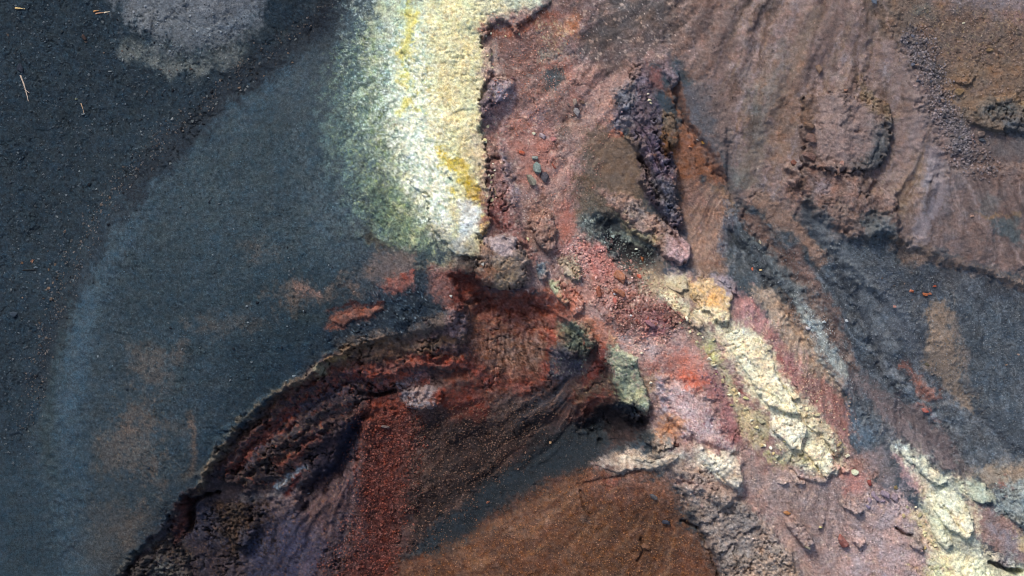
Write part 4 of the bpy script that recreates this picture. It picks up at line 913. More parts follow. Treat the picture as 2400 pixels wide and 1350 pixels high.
# strata of the crater wall stand out as broken ledges
for s_, w_, d_ in (("520,1100 600,1005 700,925 800,872 960,862", 16, .3), ("540,1130 640,1040 740,965 850,920", 18, .34), ("570,1150 680,1080 780,1010 860,950", 16, .3), 
                   ("860,880 960,858 1080,862", 14, .3), ("600,1100 660,1050 740,1010", 10, .28)):
    HS(s_, w_*1.5, d_, 6, 16, 1.4)
H = H.astype(f32)
H = H.astype(f32)
# ------------------------------------------------------------------ materials
def lin(c):
    c = np.asarray(c, np.float32)/255.0
    return np.where(c <= 0.04045, c/12.92, ((c+0.055)/1.055)**2.4)
ALB = 0.92
def albedo(c): return np.clip(lin(c)*ALB/LIGHT, 0.004, 0.86)

def ground_material(name, grain, bump, speck=0.5, use_obj=False):
    m = bpy.data.materials.new(name); m.use_nodes = True
    nt = m.node_tree; N = nt.nodes; L = nt.links
    bsdf = N["Principled BSDF"]; bsdf.inputs["Roughness"].default_value = 0.95
    bsdf.inputs["Specular IOR Level"].default_value = 0.15
    geo = N.new("ShaderNodeNewGeometry")
    if use_obj:
        col = N.new("ShaderNodeObjectInfo"); csock = col.outputs["Color"]
    else:
        col = N.new("ShaderNodeVertexColor"); col.layer_name = "mineral"; csock = col.outputs["Color"]
    def noise(scale, det=4, rough=.65):
        n = N.new("ShaderNodeTexNoise"); n.inputs["Scale"].default_value = scale
        n.inputs["Detail"].default_value = det; n.inputs["Roughness"].default_value = rough
        L.new(geo.outputs["Position"], n.inputs["Vector"]); return n
    n1 = noise(grain*.75, 5, .8); n2 = noise(grain*1.9, 3, .8)
    mr = N.new("ShaderNodeMapRange"); mr.inputs[1].default_value = .3; mr.inputs[2].default_value = .7
    mr.inputs[3].default_value = 1-speck; mr.inputs[4].default_value = 1+speck
    L.new(n1.outputs["Fac"], mr.inputs[0])
    mr2 = N.new("ShaderNodeMapRange"); mr2.inputs[1].default_value = .3; mr2.inputs[2].default_value = .7
    mr2.inputs[3].default_value = 1-speck; mr2.inputs[4].default_value = 1+speck*1.1
    L.new(n2.outputs["Fac"], mr2.inputs[0])
    mul = N.new("ShaderNodeMath"); mul.operation = 'MULTIPLY'
    L.new(mr.outputs[0], mul.inputs[0]); L.new(mr2.outputs[0], mul.inputs[1])
    vm = N.new("ShaderNodeVectorMath"); vm.operation = 'SCALE'
    L.new(csock, vm.inputs[0]); L.new(mul.outputs[0], vm.inputs["Scale"])
    hs = N.new("ShaderNodeHueSaturation"); n3 = noise(grain*.35, 3)
    mr3 = N.new("ShaderNodeMapRange"); mr3.inputs[1].default_value = .3; mr3.inputs[2].default_value = .7
    mr3.inputs[3].default_value = .78; mr3.inputs[4].default_value = 1.10
    L.new(n3.outputs["Fac"], mr3.inputs[0]); L.new(mr3.outputs[0], hs.inputs["Saturation"])
    L.new(vm.outputs[0], hs.inputs["Color"]); L.new(hs.outputs[0], bsdf.inputs["Base Color"])
    add = N.new("ShaderNodeMath"); add.operation = 'ADD'
    L.new(n1.outputs["Fac"], add.inputs[0]); L.new(n2.outputs["Fac"], add.inputs[1])
    bp = N.new("ShaderNodeBump"); bp.inputs["Strength"].default_value = 1.0; bp.inputs["Distance"].default_value = bump
    L.new(add.outputs[0], bp.inputs["Height"]); L.new(bp.outputs[0], bsdf.inputs["Normal"])
    return m
MAT = {"ash": ground_material("ash", 8, .03, .46), "scree": ground_material("scree", 9, .035, .26),
       "rock": ground_material("rock", 8, .05, .34), "crust": ground_material("crust", 9, .035, .30),
       "gravel": ground_material("gravel", 9, .045, .38)}
MAT_STONE = ground_material("stone", 9, .03, .35, True)
coll = scene.collection

def wx(u): return (u-1200)*M_PER_PX
def wy(v): return (675-v)*M_PER_PX
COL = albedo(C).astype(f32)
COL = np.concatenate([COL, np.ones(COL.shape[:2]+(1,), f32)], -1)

def link_mesh(name, co, faces, cols=None, mat=None, nper=4, smooth=True):
    me = bpy.data.meshes.new(name)
    nv, nf = len(co), len(faces)
    me.vertices.add(nv); me.vertices.foreach_set("co", np.ascontiguousarray(co, f32).ravel())
    me.loops.add(nf*nper); me.loops.foreach_set("vertex_index", np.ascontiguousarray(faces, np.int32).ravel())
    me.polygons.add(nf); me.polygons.foreach_set("loop_start", np.arange(0, nf*nper, nper, dtype=np.int32))
    me.polygons.foreach_set("use_smooth", np.full(nf, smooth, bool))
    if cols is not None:
        at = me.attributes.new("mineral", 'FLOAT_COLOR', 'POINT'); at.data.foreach_set("color", np.ascontiguousarray(cols, f32).ravel())
    if mat: me.materials.append(mat)
    me.update(calc_edges=True); me.validate()
    o = bpy.data.objects.new(name, me); coll.objects.link(o)
    return o
def tag(o, label, cat, group=None, kind=None):
    o["label"] = label; o["category"] = cat
    if group: o["group"] = group
    o["kind"] = kind or "thing"
    return o
def grid_part(name, Z, cells, mat, hide_below=None):
    """the cells (bool, NV-1 x NU-1) of a height sheet as one mesh"""
    j, i = np.nonzero(cells)
    idx = np.stack([j*NU+i, (j+1)*NU+i, (j+1)*NU+i+1, j*NU+i+1], -1)
    used, inv = np.unique(idx, return_inverse=True)
    co = np.stack([wx(U).ravel()[used], wy(V).ravel()[used], Z.ravel()[used]], -1)
    return link_mesh(name, co, inv.reshape(idx.shape), COL.reshape(-1, 4)[used], mat)

# ------------------------------------------------------------------ the ground, split along its natural borders
lab = np.zeros((NV, NU), np.int8)
def zone(s, k):
    sl, m = mask(s, 2, 10, .4); lab[sl][m > .5] = k
zone("-600,-600 880,-600 700,70 560,170 430,300 330,400 240,510 175,640 120,760 80,900 50,1050 60,1300 90,1900 -600,1900", 1)
zone("1130,-600 1440,-600 1560,130 1480,180 1430,300 1350,520 1500,640 1740,650 1830,760 1990,930 2060,1040 2200,1130 2420,1110 2700,1100 2700,1900 1640,1900 1690,1330 1590,1140 1520,1000 1440,880 1310,720 1250,680 1100,640 1120,400", 2)
zone("1440,-600 2700,-600 2700,690 2420,670 2300,640 2180,600 2050,555 1990,560 1880,510 1705,470 1640,640 1500,640 1350,520 1430,300 1480,180 1560,130", 3)
zone("1705,470 1880,510 1990,560 2050,555 2180,600 2300,640 2420,670 2700,690 2700,1100 2420,1110 2200,1130 2060,1040 1990,930 1830,760 1740,650 1640,640", 4)
zone("150,1900 265,1352 310,1300 390,1230 425,1165 470,1130 510,1050 580,980 650,925 740,870 775,830 850,800 960,775 1060,745 1100,690 1250,690 1310,730 1390,800 1440,890 1300,930 1180,960 1000,960 830,1000 820,1100 600,1220 480,1900", 5)
zone("480,1900 600,1220 820,1100 830,1000 1000,960 1180,960 1300,930 1440,890 1520,1000 1470,1060 1400,1100 1330,1150 1590,1140 1690,1330 1740,1900", 6)
cl = lab[:-1, :-1]
ZONES = {0: ("ash_slope", "ash", "smooth blue grey ash slope between the black plain and the crater rim", "slope"),
         1: ("ash_plain", "ash", "flat black ash plain strewn with dark stones outside the foot of the ash cone", "plain"),
         2: ("ridge", "rock", "pink and mauve ridge of weathered rock running under the yellow crusts", "ridge"),
         3: ("scree_slope", "scree", "brown streaked scree slope above the dark gravel", "slope"),
         4: ("gravel_slope", "gravel", "dark grey gravel slope with parallel gullies", "slope"),
         5: ("crater_wall", "rock", "steep dark red and violet banded wall under the crater rim", "wall"),
         6: ("crater_floor", "gravel", "crater floor of red scree, black ash and brown grit", "crater floor")}
for k, (nm, mt, lb, ct) in ZONES.items():
    tag(grid_part(nm, H, cl == k, MAT[mt]), lb, ct, kind="structure")
# the land goes on, coarser, well past the frame
bc = np.stack([wx(U), wy(V), H], -1)
ring = np.concatenate([bc[0, :-1], bc[:-1, -1], bc[-1, :0:-1], bc[:0:-1, 0]])
rcol = np.concatenate([COL[0, :-1], COL[:-1, -1], COL[-1, :0:-1], COL[:0:-1, 0]])
nr = len(ring); layers = [ring]; cols = [rcol]
cur = ring.copy()
for q, f in enumerate((1.03, 1.08, 1.2, 1.5, 2.2, 4.0)):
    nx = ring.copy(); nx[:, :2] *= f
    nx[:, 2] = ring[:, 2]*max(0, 1-.28*q)+.5*fbm(nx[:, 0]/6+3, nx[:, 1]/6, 3, 150)*(q+1)*.4
    layers.append(nx); w = min(1, .12*q); mean = rcol.mean(0)
    cols.append(rcol*(1-w)+mean*w)
co = np.concatenate(layers); cc = np.concatenate(cols)
a = np.arange(nr); b = (a+1) % nr
fc = np.concatenate([np.stack([a+k*nr, b+k*nr, b+(k+1)*nr, a+(k+1)*nr], -1) for k in range(len(layers)-1)])
tag(link_mesh("terrain", co, fc[:, ::-1], cc, MAT["scree"]), "volcanic land going on beyond the surveyed ground", "terrain", kind="structure")

# ------------------------------------------------------------------ outcrops, crusts and slabs: thick bodies bedded in the ground
RK = .45*fbm(U/44, V/44, 4, 160, .5)+.70*F1-.42*E1+.22*F2-.18*E2-.5*sst(.9, .985, 1-np.abs(fbm(U/36, V/36, 3, 176, .6))*1.7); RK2 = fbm(U/8, V/8, 2, 170, .7)
TOP = H.copy()                                            # highest surface so far, to seat loose stones on
def outcrop(name, label, cat, poly, dh, mat="rock", edge=7, rough=.25, warp=7, brk=.5, fade=None, dome=0.0, cracks=(), tilt=68):
    """one body whose top follows the ground at height dh; its sides drop steeply into the ground"""
    sl, m = mask(poly, edge, warp, brk)
    prof = sst(0.0, .75, m)
    h = H[sl]
    q = pts(poly); c = q.mean(0); r = np.sqrt(((q-c)**2).sum(1)).mean()
    dd = np.sqrt((U[sl]-c[0])**2+(V[sl]-c[1])**2)/r
    d = dh*(1+dome*(1-np.clip(dd, 0, 1.4)**2))
    ta = math.radians(tilt or 0); tt = ((U[sl]-c[0])*math.cos(ta)+(V[sl]-c[1])*math.sin(ta))/r     # bedded on the upslope side, standing free on the other
    if fade is None and tilt is not None: d = d*(.62+.5*np.clip(tt, -1.1, 1.1)+.22*NB[sl])
    if fade is not None:                                  # (x0, x1): thickness grows from nothing to full between them
        d = d*sst(fade[0], fade[1], U[sl]+20*NB[sl])
    z = h+d*prof+prof*rough*(.30*RK[sl]+.15*RK2[sl])*min(1.0, dh*1.6+.15)-(1-prof)*.22-.02
    for s, w, dep in cracks:
        p = pts(s); xx = U[sl]+4*WX[sl]; yy = V[sl]+4*WY[sl]
        z -= dep*sst(w*.5+2.5, w*.5-1.0, segdist(xx, yy, p, False))
    inside = m > .02
    cells = inside[:-1, :-1] & inside[1:, :-1] & inside[1:, 1:] & inside[:-1, 1:]
    if not cells.any(): return None
    j, i = np.nonzero(cells); nu = z.shape[1]
    idx = np.stack([j*nu+i, (j+1)*nu+i, (j+1)*nu+i+1, j*nu+i+1], -1)
    used, inv = np.unique(idx, return_inverse=True); f = inv.reshape(idx.shape)
    X, Y = wx(U[sl]).ravel()[used], wy(V[sl]).ravel()[used]
    top = np.stack([X, Y, z.ravel()[used]], -1)
    bot = np.stack([X, Y, np.minimum(z, h-.3).ravel()[used]-.25], -1)
    nv = len(used)
    # side walls from boundary edges
    e = np.concatenate([f[:, [0, 1]], f[:, [1, 2]], f[:, [2, 3]], f[:, [3, 0]]])
    key = np.sort(e, 1); _, fi, cnt = np.unique(key[:, 0].astype(np.int64)*nv+key[:, 1], return_index=True, return_counts=True)
    be = e[fi[cnt == 1]]
    side = np.stack([be[:, 1], be[:, 0], be[:, 0]+nv, be[:, 1]+nv], -1)
    faces = np.concatenate([f, side, f[:, ::-1]+nv])
    gy_, gx_ = np.gradient(m); g_ = np.sqrt(gx_*gx_+gy_*gy_)+1e-3     # the edge keeps the colour of the body
    cols = sample(COL, U[sl]+gx_/g_*13*(1-m), V[sl]+gy_/g_*13*(1-m)).reshape(-1, 4)[used]
    ctr = np.array([X.mean(), Y.mean(), float(h.ravel()[used].mean())], f32)
    o = link_mesh(name, np.concatenate([top, bot])-ctr, faces, np.concatenate([cols, cols]), MAT[mat])
    o.location = ctr
    tag(o, label, cat)
    TOP[sl] = np.where(inside, np.maximum(TOP[sl], z), TOP[sl])
    return o
OC = outcrop
OC("sulphur_crust", "large pale yellow and white sulphur crust with a ragged broken edge above the pink ground", "sulphur crust", CRUST, .34, "crust", 5, .25, 13, 1.2, fade=(880, 1060))
OC("crust_flake", "thin tan crust flake tucked under the ragged edge of the big sulphur crust", "crust flake", "1142,128 1160,116 1176,160 1190,196 1165,198 1150,190", .18, "crust", 4, .3)
OC("lava_outcrop", "grey violet crumbly lava knob against the edge of the yellow sulphur crust", "lava outcrop", "1142,205 1178,192 1204,206 1196,240 1160,256 1128,282 1124,256", .4, "rock", 6, .8)
OC("rock_mound", "big flat topped brown mound with rough edges in the middle of the brown scree", "rock mound",
   "1862,262 1880,238 1925,226 1985,238 2040,262 2066,300 2070,350 2045,395 2000,405 1940,410 1880,398 1862,370 1880,345 1858,320", .45, "rock", 9, .14, 9, .9, dome=.35, tilt=None)
OC("rock_outcrop", "narrow tan rock fin leaning on the upper side of the big brown mound", "rock outcrop", "1994,188 2010,192 2030,232 2066,258 2066,300 2050,312 2030,270 2000,240", .45, "rock", 6, .7)
OC("rock_outcrop", "long olive brown ledge with a sunlit tan top edge at the right border", "rock outcrop", "2228,284 2250,262 2290,240 2350,234 2362,250 2460,252 2500,300 2420,335 2330,318 2270,310 2240,300", .55, "rock", 7, .4, 7, .6)
OC("rock_outcrop", "low grey brown hump above the tan edged ledge at the right border", "rock outcrop", "2200,188 2240,178 2256,200 2240,212 2205,208", .25, "rock", 7, .4)
OC("lava_fin", "long violet grey lava fin with black cracks beside the orange ground", "lava fin", "1442,212 1468,192 1480,158 1498,150 1522,240 1550,290 1566,350 1580,420 1584,470 1598,525 1572,532 1535,470 1500,420 1508,370 1480,312 1445,280", .6, "rock", 6, .75, 8, .8,
   cracks=(("1460,270 1490,300 1520,345 1545,400", 6, .6), ("1510,380 1530,420 1556,470", 6, .6), ("1495,240 1530,300", 4, .35)))
OC("lava_fin", "small grey lava ledge with a pale crest above an orange patch", "lava fin", "1428,302 1450,286 1478,290 1500,330 1492,360 1470,330 1440,312", .35, "rock", 5, .6)
OC("lava_slab", "yellow brown rounded slab lying between the violet fin and the orange ground", "rock slab", "1548,262 1572,268 1586,310 1588,340 1572,345 1550,320", .35, "rock", 6, .3)
OC("rock_outcrop", "pinkish grey upright rib of rock above the violet lava fin", "rock outcrop", "1545,150 1562,146 1578,180 1580,206 1566,208 1550,180", .4, "rock", 5, .6)
OC("rock_ridge", "pale brown ridge ending in a rounded pinkish nose beside the black pit", "rock ridge", "1420,452 1455,450 1500,478 1548,512 1584,545 1618,578 1618,602 1598,616 1566,606 1532,572 1480,544 1448,500", .6, "rock", 8, .4, 7, .5, dome=.2,
   cracks=(("1572,548 1590,570", 4, .3),))
OC("boulder", "long reddish grey boulder lying in the pink ground right of the sulphur crust", "boulder", "1235,492 1262,484 1290,500 1305,540 1302,580 1280,596 1258,570 1244,535", .55, "rock", 6, .5, 5, .5, dome=.2, cracks=(("1236,505 1262,500", 4, .25),))
OC("rock_dome", "lilac topped rounded rock dome at the head of the dark crater", "rock dome", "1138,560 1170,552 1206,566 1232,610 1236,650 1215,672 1165,678 1118,655 1122,605", .7, "rock", 12, .35, 7, .5, dome=.35, tilt=None)
OC("boulder", "blue grey lumpy rock next to the dome at the crater head", "boulder", "1256,612 1276,612 1286,638 1276,660 1262,650", .4, "rock", 5, .4)
OC("rock_tongue", "yellow green crusted tongue of rock pointing down at the red wall", "rock tongue", "1292,654 1308,654 1318,684 1334,708 1324,716 1304,698 1294,680", .4, "crust", 4, .35, 4, .4)
OC("boulder", "cream olive rock with a black crack amid rose rubble", "boulder", "1312,610 1342,602 1362,632 1352,658 1322,646", .35, "rock", 5, .35, cracks=(("1335,604 1350,652", 3, .3),))
OC("boulder", "knobbly salmon rock right of the yellow green tongue", "boulder", "1334,690 1356,684 1368,708 1366,736 1346,742 1334,716", .35, "rock", 5, .4)
OC("rock_outcrop", "dark olive speckled outcrop on the right wall of the crater", "rock outcrop", "1312,758 1356,752 1388,772 1396,806 1376,838 1330,842 1308,808", .5, "rock", 9, .8)
OC("rock_slab", "olive green slab with a yellowish rim hanging over a black hollow", "rock slab", SLAB, .5, "crust", 5, .3, 5, .5)
OC("boulder", "blue black lumpy rock under the olive green slab", "boulder", "1446,944 1490,952 1506,976 1486,998 1452,980", .5, "rock", 6, 1.0)
OC("boulder", "grey green rock at the edge of the black hollow above the pale lip", "boulder", "1512,1012 1552,1004 1584,1020 1580,1048 1545,1056 1515,1042", .45, "rock", 7, .5)
OC("boulder", "pale grey rounded rock with bluish veins at the top of the red scree", "boulder", "926,932 960,912 1010,908 1034,926 1028,952 990,972 950,960", .5, "rock", 10, .4, 6, .5, dome=.3)
OC("rock_spire", "violet grey rock buttress at the corner of the crater rim", "rock buttress", "1044,722 1076,706 1098,716 1106,762 1088,800 1056,790", .6, "rock", 7, .8)
OC("rock_outcrop", "brown pitted rock below the notch in the crater rim", "rock outcrop", "500,1192 540,1186 586,1206 598,1250 560,1290 520,1268 505,1230", .6, "rock", 9, .9)
OC("rock_outcrop", "flat rock with orange flecks at the foot of the rim notch", "rock outcrop", "438,1184 468,1190 470,1216 446,1222", .3, "rock", 6, .7)
OC("rock_outcrop", "craggy brown and pale rock at the bottom edge of the rim", "rock outcrop", "292,1342 330,1306 392,1264 420,1292 432,1370 420,1420 300,1430", .6, "rock", 9, 1.0)
OC("rock_slab", "whitish blue grey slab on the dark crater wall", "rock slab", "640,1152 664,1128 690,1106 702,1112 692,1124 664,1150 648,1160", .3, "crust", 4, .5, 4, .5, cracks=(("664,1128 672,1140", 3, .2),))
OC("crust_slab", "long cream slab with orange blotches on the yellow ridge", "crust slab", "1688,786 1730,772 1766,778 1800,822 1812,872 1850,928 1868,968 1838,962 1795,950 1764,904 1730,852", .42, "crust", 5, .28, 6, .5,
   cracks=(("1760,905 1800,920 1850,960", 3, .12),))
OC("crust_block", "bright ochre orange crust block at the upper end of the yellow ridge", "crust block", "1614,660 1660,650 1700,658 1714,690 1706,730 1708,752 1680,756 1646,728 1622,700", .4, "crust", 6, .4)
OC("crust_block", "flaky pale green block left of the ochre orange crust", "crust block", "1552,648 1582,642 1606,652 1610,676 1586,686 1560,676", .3, "crust", 5, .5)
OC("rock_outcrop", "lilac grey ledge with a black hole behind the ochre orange crust", "rock outcrop", "1668,640 1700,646 1722,662 1722,690 1712,688 1690,662", .35, "rock", 5, .6, cracks=(("1706,676 1710,690", 5, .5),))
OC("crust_slab", "thin yellow slab edging the red rubble below the pale green block", "crust slab", "1540,694 1560,694 1600,722 1640,760 1632,772 1590,740 1556,714", .28, "crust", 4, .3)
OC("white_block", "white cracked block with a flat top on the yellow ridge", "rock block", "1802,968 1820,960 1856,976 1888,996 1884,1020 1872,1052 1850,1046 1806,1006", .5, "crust", 4, .22, 4, .3)
OC("crust_slab", "cream tapering slab split off the lower end of the white block", "crust slab", "1890,1006 1912,1030 1944,1064 1958,1098 1936,1120 1906,1086 1878,1054", .42, "crust", 5, .3, 5, .4)
OC("crust_slab", "narrow pale green finger of crust between red gravel and the long cream slab", "crust slab", "1816,866 1832,864 1842,890 1850,908 1872,930 1858,936 1834,912", .22, "crust", 4, .3, 3, .4)
OC("crust_slab", "small lumpy cream strip nearest the red gravel", "crust slab", "1844,872 1854,876 1866,896 1868,906 1858,904 1848,888", .16, "crust", 3, .3, 2, .4)
OC("crust_slab", "fractured cream sheet beside the red gravel bowl", "crust slab", "1852,928 1876,918 1898,940 1912,962 1922,990 1952,1012 1976,1052 1960,1066 1920,1022 1890,992 1868,962", .3, "crust", 5, .45, 6, .8)
OC("crust_slab", "grey green crust under the white block with a yellow rim", "crust slab", "1836,1068 1880,1066 1918,1100 1942,1128 1900,1130 1866,1116 1842,1092", .25, "crust", 6, .5)
OC("crust_block", "round pale grey cap at the lower tip of the cream slab", "crust block", "1934,1084 1954,1078 1968,1092 1960,1112 1940,1110", .4, "crust", 4, .3, 3, .3)
OC("crust_block", "yellow crust knob beside the round pale grey cap", "crust block", "1966,1078 1988,1086 1992,1106 1972,1110", .28, "crust", 4, .4, 4)
OC("crust_curl", "curled yellow lip of crust below the grey green crust", "crust curl", "1842,1094 1856,1098 1872,1124 1886,1126 1884,1136 1866,1134 1850,1112", .3, "crust", 3, .25, 3, .3)
OC("rock_ledge", "long brown ledge with an orange rim above a dark gap", "rock ledge", "1812,1192 1838,1190 1872,1216 1900,1256 1908,1276 1890,1286 1862,1252 1830,1214", .6, "rock", 5, .5, 4, .4)
OC("rock_ledge", "pink and cream ledge standing over the mauve gravel", "rock ledge", "1966,1154 1990,1166 2012,1188 2026,1198 2004,1206 1982,1194 1966,1176", .4, "rock", 5, .5, 4)
OC("rock_tongue", "small upright orange tongue with a yellow tip on bare mauve ground", "rock tongue", "1922,1190 1934,1192 1934,1216 1930,1240 1920,1242 1918,1220", .22, "rock", 4, .3, 2, .3)
OC("boulder", "grey and white boulder next to the dark red rock", "boulder", "1998,1240 2024,1246 2030,1272 2014,1290 1998,1274", .4, "rock", 5, .5)
OC("boulder", "bluish lumpy rock on mauve ground below the curled yellow lip", "boulder", "1818,1120 1842,1118 1850,1132 1836,1140 1820,1134", .3, "rock", 4, .6, 4)
OC("rock_ledge", "grey ribbed ledge left of the yellow stained crust", "rock ledge", "2128,1252 2152,1252 2168,1284 2160,1296 2138,1284", .4, "rock", 5, .6, 4)
OC("rock_ledge", "violet shelf over a dark slot in the lower corner", "rock ledge", "2318,1296 2344,1296 2382,1318 2386,1336 2360,1332 2330,1316", .5, "rock", 5, .4, 4)
OC("crust_slab", "pale blue white crust slab above the mauve ground", "crust slab", "2100,1034 2124,1030 2146,1056 2178,1086 2228,1128 2216,1142 2172,1120 2130,1080", .35, "crust", 6, .5)
OC("crust_slab", "large greenish white slab with a pointed corner", "crust slab", "2182,1142 2232,1148 2262,1178 2286,1228 2268,1266 2230,1246 2196,1208 2176,1176", .4, "crust", 6, .4, 7, .6, cracks=(("2216,1186 2260,1250", 3, .2),))
OC("crust_slab", "mint green slab with a yellow lower edge beside the yellow stain", "crust slab", "2164,1198 2184,1196 2210,1236 2236,1274 2222,1286 2196,1262", .35, "crust", 5, .4)
OC("crust_slab", "bright lemon crust mass running out of the lower edge", "crust slab", "2226,1296 2262,1292 2306,1320 2340,1372 2350,1440 2250,1440 2226,1362", .4, "crust", 7, .6)
OC("crust_slab", "mottled green and tan crust slab edging the dark gravel near the right border", "crust slab", "2240,1134 2288,1122 2316,1140 2326,1178 2306,1184 2262,1158", .3, "crust", 6, .5)
OC("rock_outcrop", "grey green knobbly outcrop at the right border under the dark gravel", "rock outcrop", "2350,1148 2400,1140 2480,1150 2500,1230 2430,1246 2370,1220", .4, "rock", 9, .6)
OC("rock_outcrop", "broad grey and pale brown weathered mass by the crack in the brown slope", "rock outcrop", "1600,1146 1660,1150 1732,1172 1790,1226 1850,1300 1890,1400 1800,1440 1740,1400 1690,1320 1642,1238", .45, "rock", 9, .6, 9, .6)
OC("rock_outcrop", "pale lip of crusted rock between black hollow and brown slope", "rock outcrop", "1396,1092 1428,1082 1470,1074 1540,1078 1590,1066 1570,1092 1490,1104 1420,1112", .3, "crust", 6, .5)
OC("rock_outcrop", "cream topped rock rim standing over the pinkish slope", "rock outcrop", "1640,1052 1700,1060 1728,1082 1738,1128 1716,1150 1680,1120 1646,1086", .4, "crust", 6, .6, cracks=(("1680,1110 1720,1150", 4, .25),))
OC("rock_hump", "reddish streaked oval hump in the ash left of the crater", "rock hump", "772,752 830,730 888,716 902,724 868,744 806,762", .28, "rock", 6, .4, 6, .6)

# ------------------------------------------------------------------ loose stones, one object each
def ico(sub):
    import bmesh
    bm = bmesh.new(); bmesh.ops.create_icosphere(bm, subdivisions=sub, radius=1.0)
    co = np.array([v.co[:] for v in bm.verts], f32); fc = np.array([[v.index for v in f.verts] for f in bm.faces], np.int32)
    bm.free(); return co, fc
ICO1 = ico(1)
def stone_mesh(npts, seed, rough):
    """angular block: the hull of scattered corners, its faces then roughened a little"""
    import bmesh
    r = np.random.default_rng(seed); bm = bmesh.new()
    p = r.normal(size=(npts, 3)); p /= np.linalg.norm(p, axis=1)[:, None]; p *= r.uniform(.75, 1.0, (npts, 1))
    p = np.sign(p)*np.abs(p)**.8*np.array([1, r.uniform(.7, .95), r.uniform(.6, .85)])
    for q in p: bm.verts.new(q.tolist())
    res = bmesh.ops.convex_hull(bm, input=bm.verts)
    bmesh.ops.delete(bm, geom=[v for v in bm.verts if not v.link_faces], context='VERTS')
    if rough:
        bmesh.ops.subdivide_edges(bm, edges=bm.edges[:], cuts=2, use_grid_fill=True)
        for v in bm.verts: v.co *= 1+r.normal()*.035
    bmesh.ops.triangulate(bm, faces=bm.faces[:])
    co = np.array([v.co[:] for v in bm.verts]); co[:, :2] -= (co[:, :2].max(0)+co[:, :2].min(0))/2
    co /= np.abs(co[:, :2]).max(); co[:, 2] -= co[:, 2].min()
    for v, c in zip(bm.verts, co): v.co = c.tolist()
    me = bpy.data.meshes.new("stone"); bm.to_mesh(me); bm.free()
    me.materials.append(MAT_STONE); me.update()
    return me
BIG = [stone_mesh(18, 200+k, True) for k in range(8)]; SMALL = [stone_mesh(12, 300+k, False) for k in range(12)]
rnd = random.Random(5)
def zat(u, v):
    i = min(max(int(round((u-us[0])/STEP)), 0), NU-1); j = min(max(int(round((v-vsv[0])/STEP)), 0), NV-1)
    return float(TOP[max(j-1, 0):j+2, max(i-1, 0):i+2].mean())
def cat_(u, v):
    i = min(max(int(round((u-us[0])/STEP)), 0), NU-1); j = min(max(int(round((v-vsv[0])/STEP)), 0), NV-1)
    return COL[j, i, :3]
def stone(u, v, size, col, label, group=None, ratio=None, ang=None, name="stone", cat="stone", big=None, flat=.8):
    """size: longest side in map units"""
    big = size > 13 if big is None else big
    me = rnd.choice(BIG if big else SMALL)
    o = bpy.data.objects.new(name, me); coll.objects.link(o)
    s = size*M_PER_PX/2*1.1; ratio = ratio or rnd.uniform(.7, 1.0)
    o.scale = (s, s*ratio, s*flat)
    o.rotation_euler = (rnd.uniform(-.25, .25), rnd.uniform(-.25, .25), math.radians(-ang) if ang is not None else rnd.uniform(0, 6.28))
    o.location = (wx(u), wy(v), zat(u, v)-s*flat*(.05 if big else .18))
    a = albedo(np.array(col, f32)) if col is not None else cat_(u, v)*rnd.uniform(.8, 1.5)
    o.color = (*[float(q) for q in a], 1)
    return tag(o, label, cat, group)
